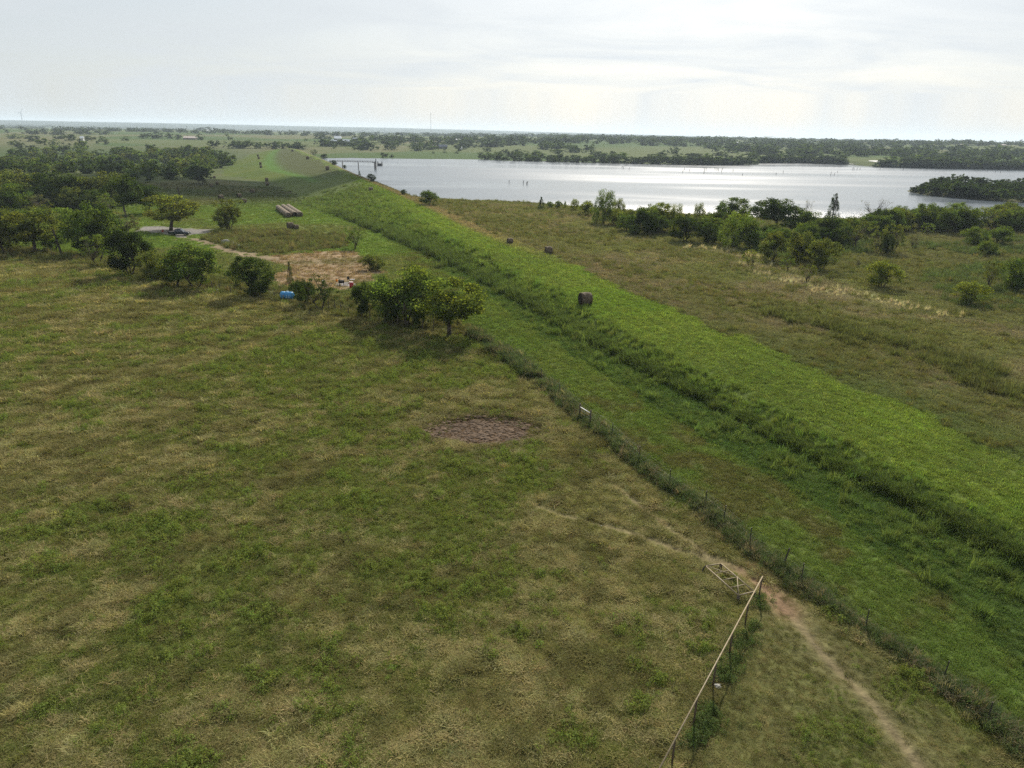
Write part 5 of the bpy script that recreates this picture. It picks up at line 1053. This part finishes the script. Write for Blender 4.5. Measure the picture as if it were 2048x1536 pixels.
building(1313, 282, 10, 3.5, 'long white barn on the skyline above mid lake', WW, RW, 'barn', .4); building(1576, 288, 14, 4.5, 'wide white roofed barn on the far right skyline', WW, RW, 'barn', .5)
building(1777, 287.5, 14, 3.5, 'long white house under skyline trees far right', WW, RW, 'house', .4); building(1474, 288, 4, 4, 'small white house in a skyline gap, left of another', WW, RW, 'house', 1); building(1524, 287.5, 4, 4, 'small white house between two round skyline trees', WW, RW, 'house', 1)
building(1923, 291, 9, 3, 'pale low shed in the fields far right', mat('tan_wall', (.45, .42, .36), .7), RP, 'shed', .6); building(2006, 292, 9, 3, 'pale low shed nearest the right edge', mat('tan_wall', (.45, .42, .36), .7), RP, 'shed', .6)
building(415, 263.5, 7, 4, 'white farmhouse between skyline trees far left', WW, RW, 'house', .8)
# intake tower with footbridge
CON = mat('concrete', (.20, .19, .18), .85, noise=.25, scale=1.0); zt = ZW
T = at(751, 338, ZW); zc_ = depth_of(T); m_px = zc_ / FPX; brz = 0.0
S_ = at(655, 331.5, ZW) ; dirv = Vector((S_[0] - T[0], S_[1] - T[1], 0)); dirv = Vector((-1, .02, 0)); deck = ZW + 13.2 * m_px; Lb = 92 * m_px
it = empty('intake_tower', vec(T), 0, 'concrete intake tower with a long footbridge on piers standing in the lake', 'tower')
MB().box((0, 0, 13 * m_px / 2 - 1), (4.2 * m_px, 4.2 * m_px, 13 * m_px + 2)).build('tower', CON, it); MB().box((-1.5 * m_px, 0, 12.3 * m_px), (8 * m_px, 5 * m_px, 1.0 * m_px)).build('platform', CON, it)
MB().box((-Lb / 2, 0, 13.1 * m_px), (Lb, 2.0 * m_px, .8 * m_px)).build('deck', CON, it)
for X in (-34, -65.5): MB().box((X * m_px, 0, 6 * m_px - 1), (1.6 * m_px, 2.2 * m_px, 12.6 * m_px + 2)).build('pier', CON, it)
for s_ in (-.9, .9):
    h_ = MB()
    for X in range(0, 92, 5): h_.tube((-X * m_px, s_ * m_px, 13.4 * m_px), (-X * m_px, s_ * m_px, 15.4 * m_px), .07, n=4)
    for Z in (14.5, 15.4): h_.tube((0, s_ * m_px, Z * m_px), (-Lb, s_ * m_px, Z * m_px), .06, n=4)
    h_.build('railing', STEEL, it)
MB().tube((1.3 * m_px, 0, 13 * m_px), (1.3 * m_px, 0, 19.5 * m_px), .35, .25, 8).build('gate_hoist', STEEL, it)
p = at(760, 331.5, ZW); rf_ = empty('swim_raft', vec(p), 0, 'dark square raft floating right of the intake tower', 'raft')
MB().box((0, 0, .9), (9.5 * m_px, 5, 2.0)).build('hull', mat('dark_hull', (.05, .05, .05), .8), rf_)
for X in (-4.4, 4.4): MB().tube((X * m_px, 0, 1.5), (X * m_px, 0, 3.4), .35, n=7).build('post', STEEL, rf_)
# boat ramp on the far shore
q = [on(*c_) for c_ in ((1694, 327.5), (1740, 321.5), (1762, 321.5), (1762, 324.5), (1742, 324), (1706, 329))]
b = MB(); vs = [(c_[0], c_[1], c_[2] + .35) for c_ in q]; b.add(vs + [(a_, c_, z_ - .6) for a_, c_, z_ in vs], [tuple(range(6))] + [(i, 6 + i, 6 + (i + 1) % 6, (i + 1) % 6) for i in range(6)])
tag(b.build('boat_ramp', mat('ramp_concrete', (.42, .41, .40), .8)), kind='structure')
# drowned snags
SNAG = [(1018, 366, 6), (1047, 367, 7), (1053, 368, 5), (1055, 367, 5), (1244, 336, 5), (1247, 337, 5), (1258, 339, 5), (1365, 345, 6), (1369, 340, 6), (1379, 342, 5), (1408, 347, 5), (1409, 343, 9), (1412, 341, 6), (1430, 340, 6), (1434, 341, 5), (1437, 342, 6), (1443, 344, 9), (1466, 343, 5), (1485, 351, 4),
        (1552, 349, 4), (1566, 346, 5), (1661, 351, 8), (1668, 351, 6), (1675, 345, 3), (1705, 340, 6), (1708, 341, 6), (1714, 340, 5), (1720, 340, 5), (1760, 340, 5), (1806, 341, 7), (1990, 345, 5), (2001, 346, 6), (2014, 343, 4), (1975, 343, 4)]
for i, (px, py, h) in enumerate(SNAG):
    p = at(px, py, ZW); k = depth_of(p) / FPX; b = MB(); a_ = random.uniform(-.25, .25) * h * k
    b.path([(0, 0, -1), (a_ * .3, 0, h * k * .5), (a_, 0, h * k)], [.20, .15, .06], 5); b.path([(a_ * .3, 0, h * k * .45), (a_ * .3 + random.uniform(-1, 1), .5, h * k * .8)], [.14, .04], 4)
    tag(b.build('dead_snag', BARK, loc=vec(p)), 'bare drowned stump in the lake ' + ('off the dam' if px < 1100 else 'near the far shore at mid lake' if px < 1300 else 'in the middle cluster above the yellowest crown' if px < 1460 else 'above the tall forked tree' if px < 1600 else 'left of the boat ramp' if px < 1690 else 'below the boat ramp' if px < 1830 else 'behind the wooded spit'), 'dead tree', 'drowned trees in the lake')
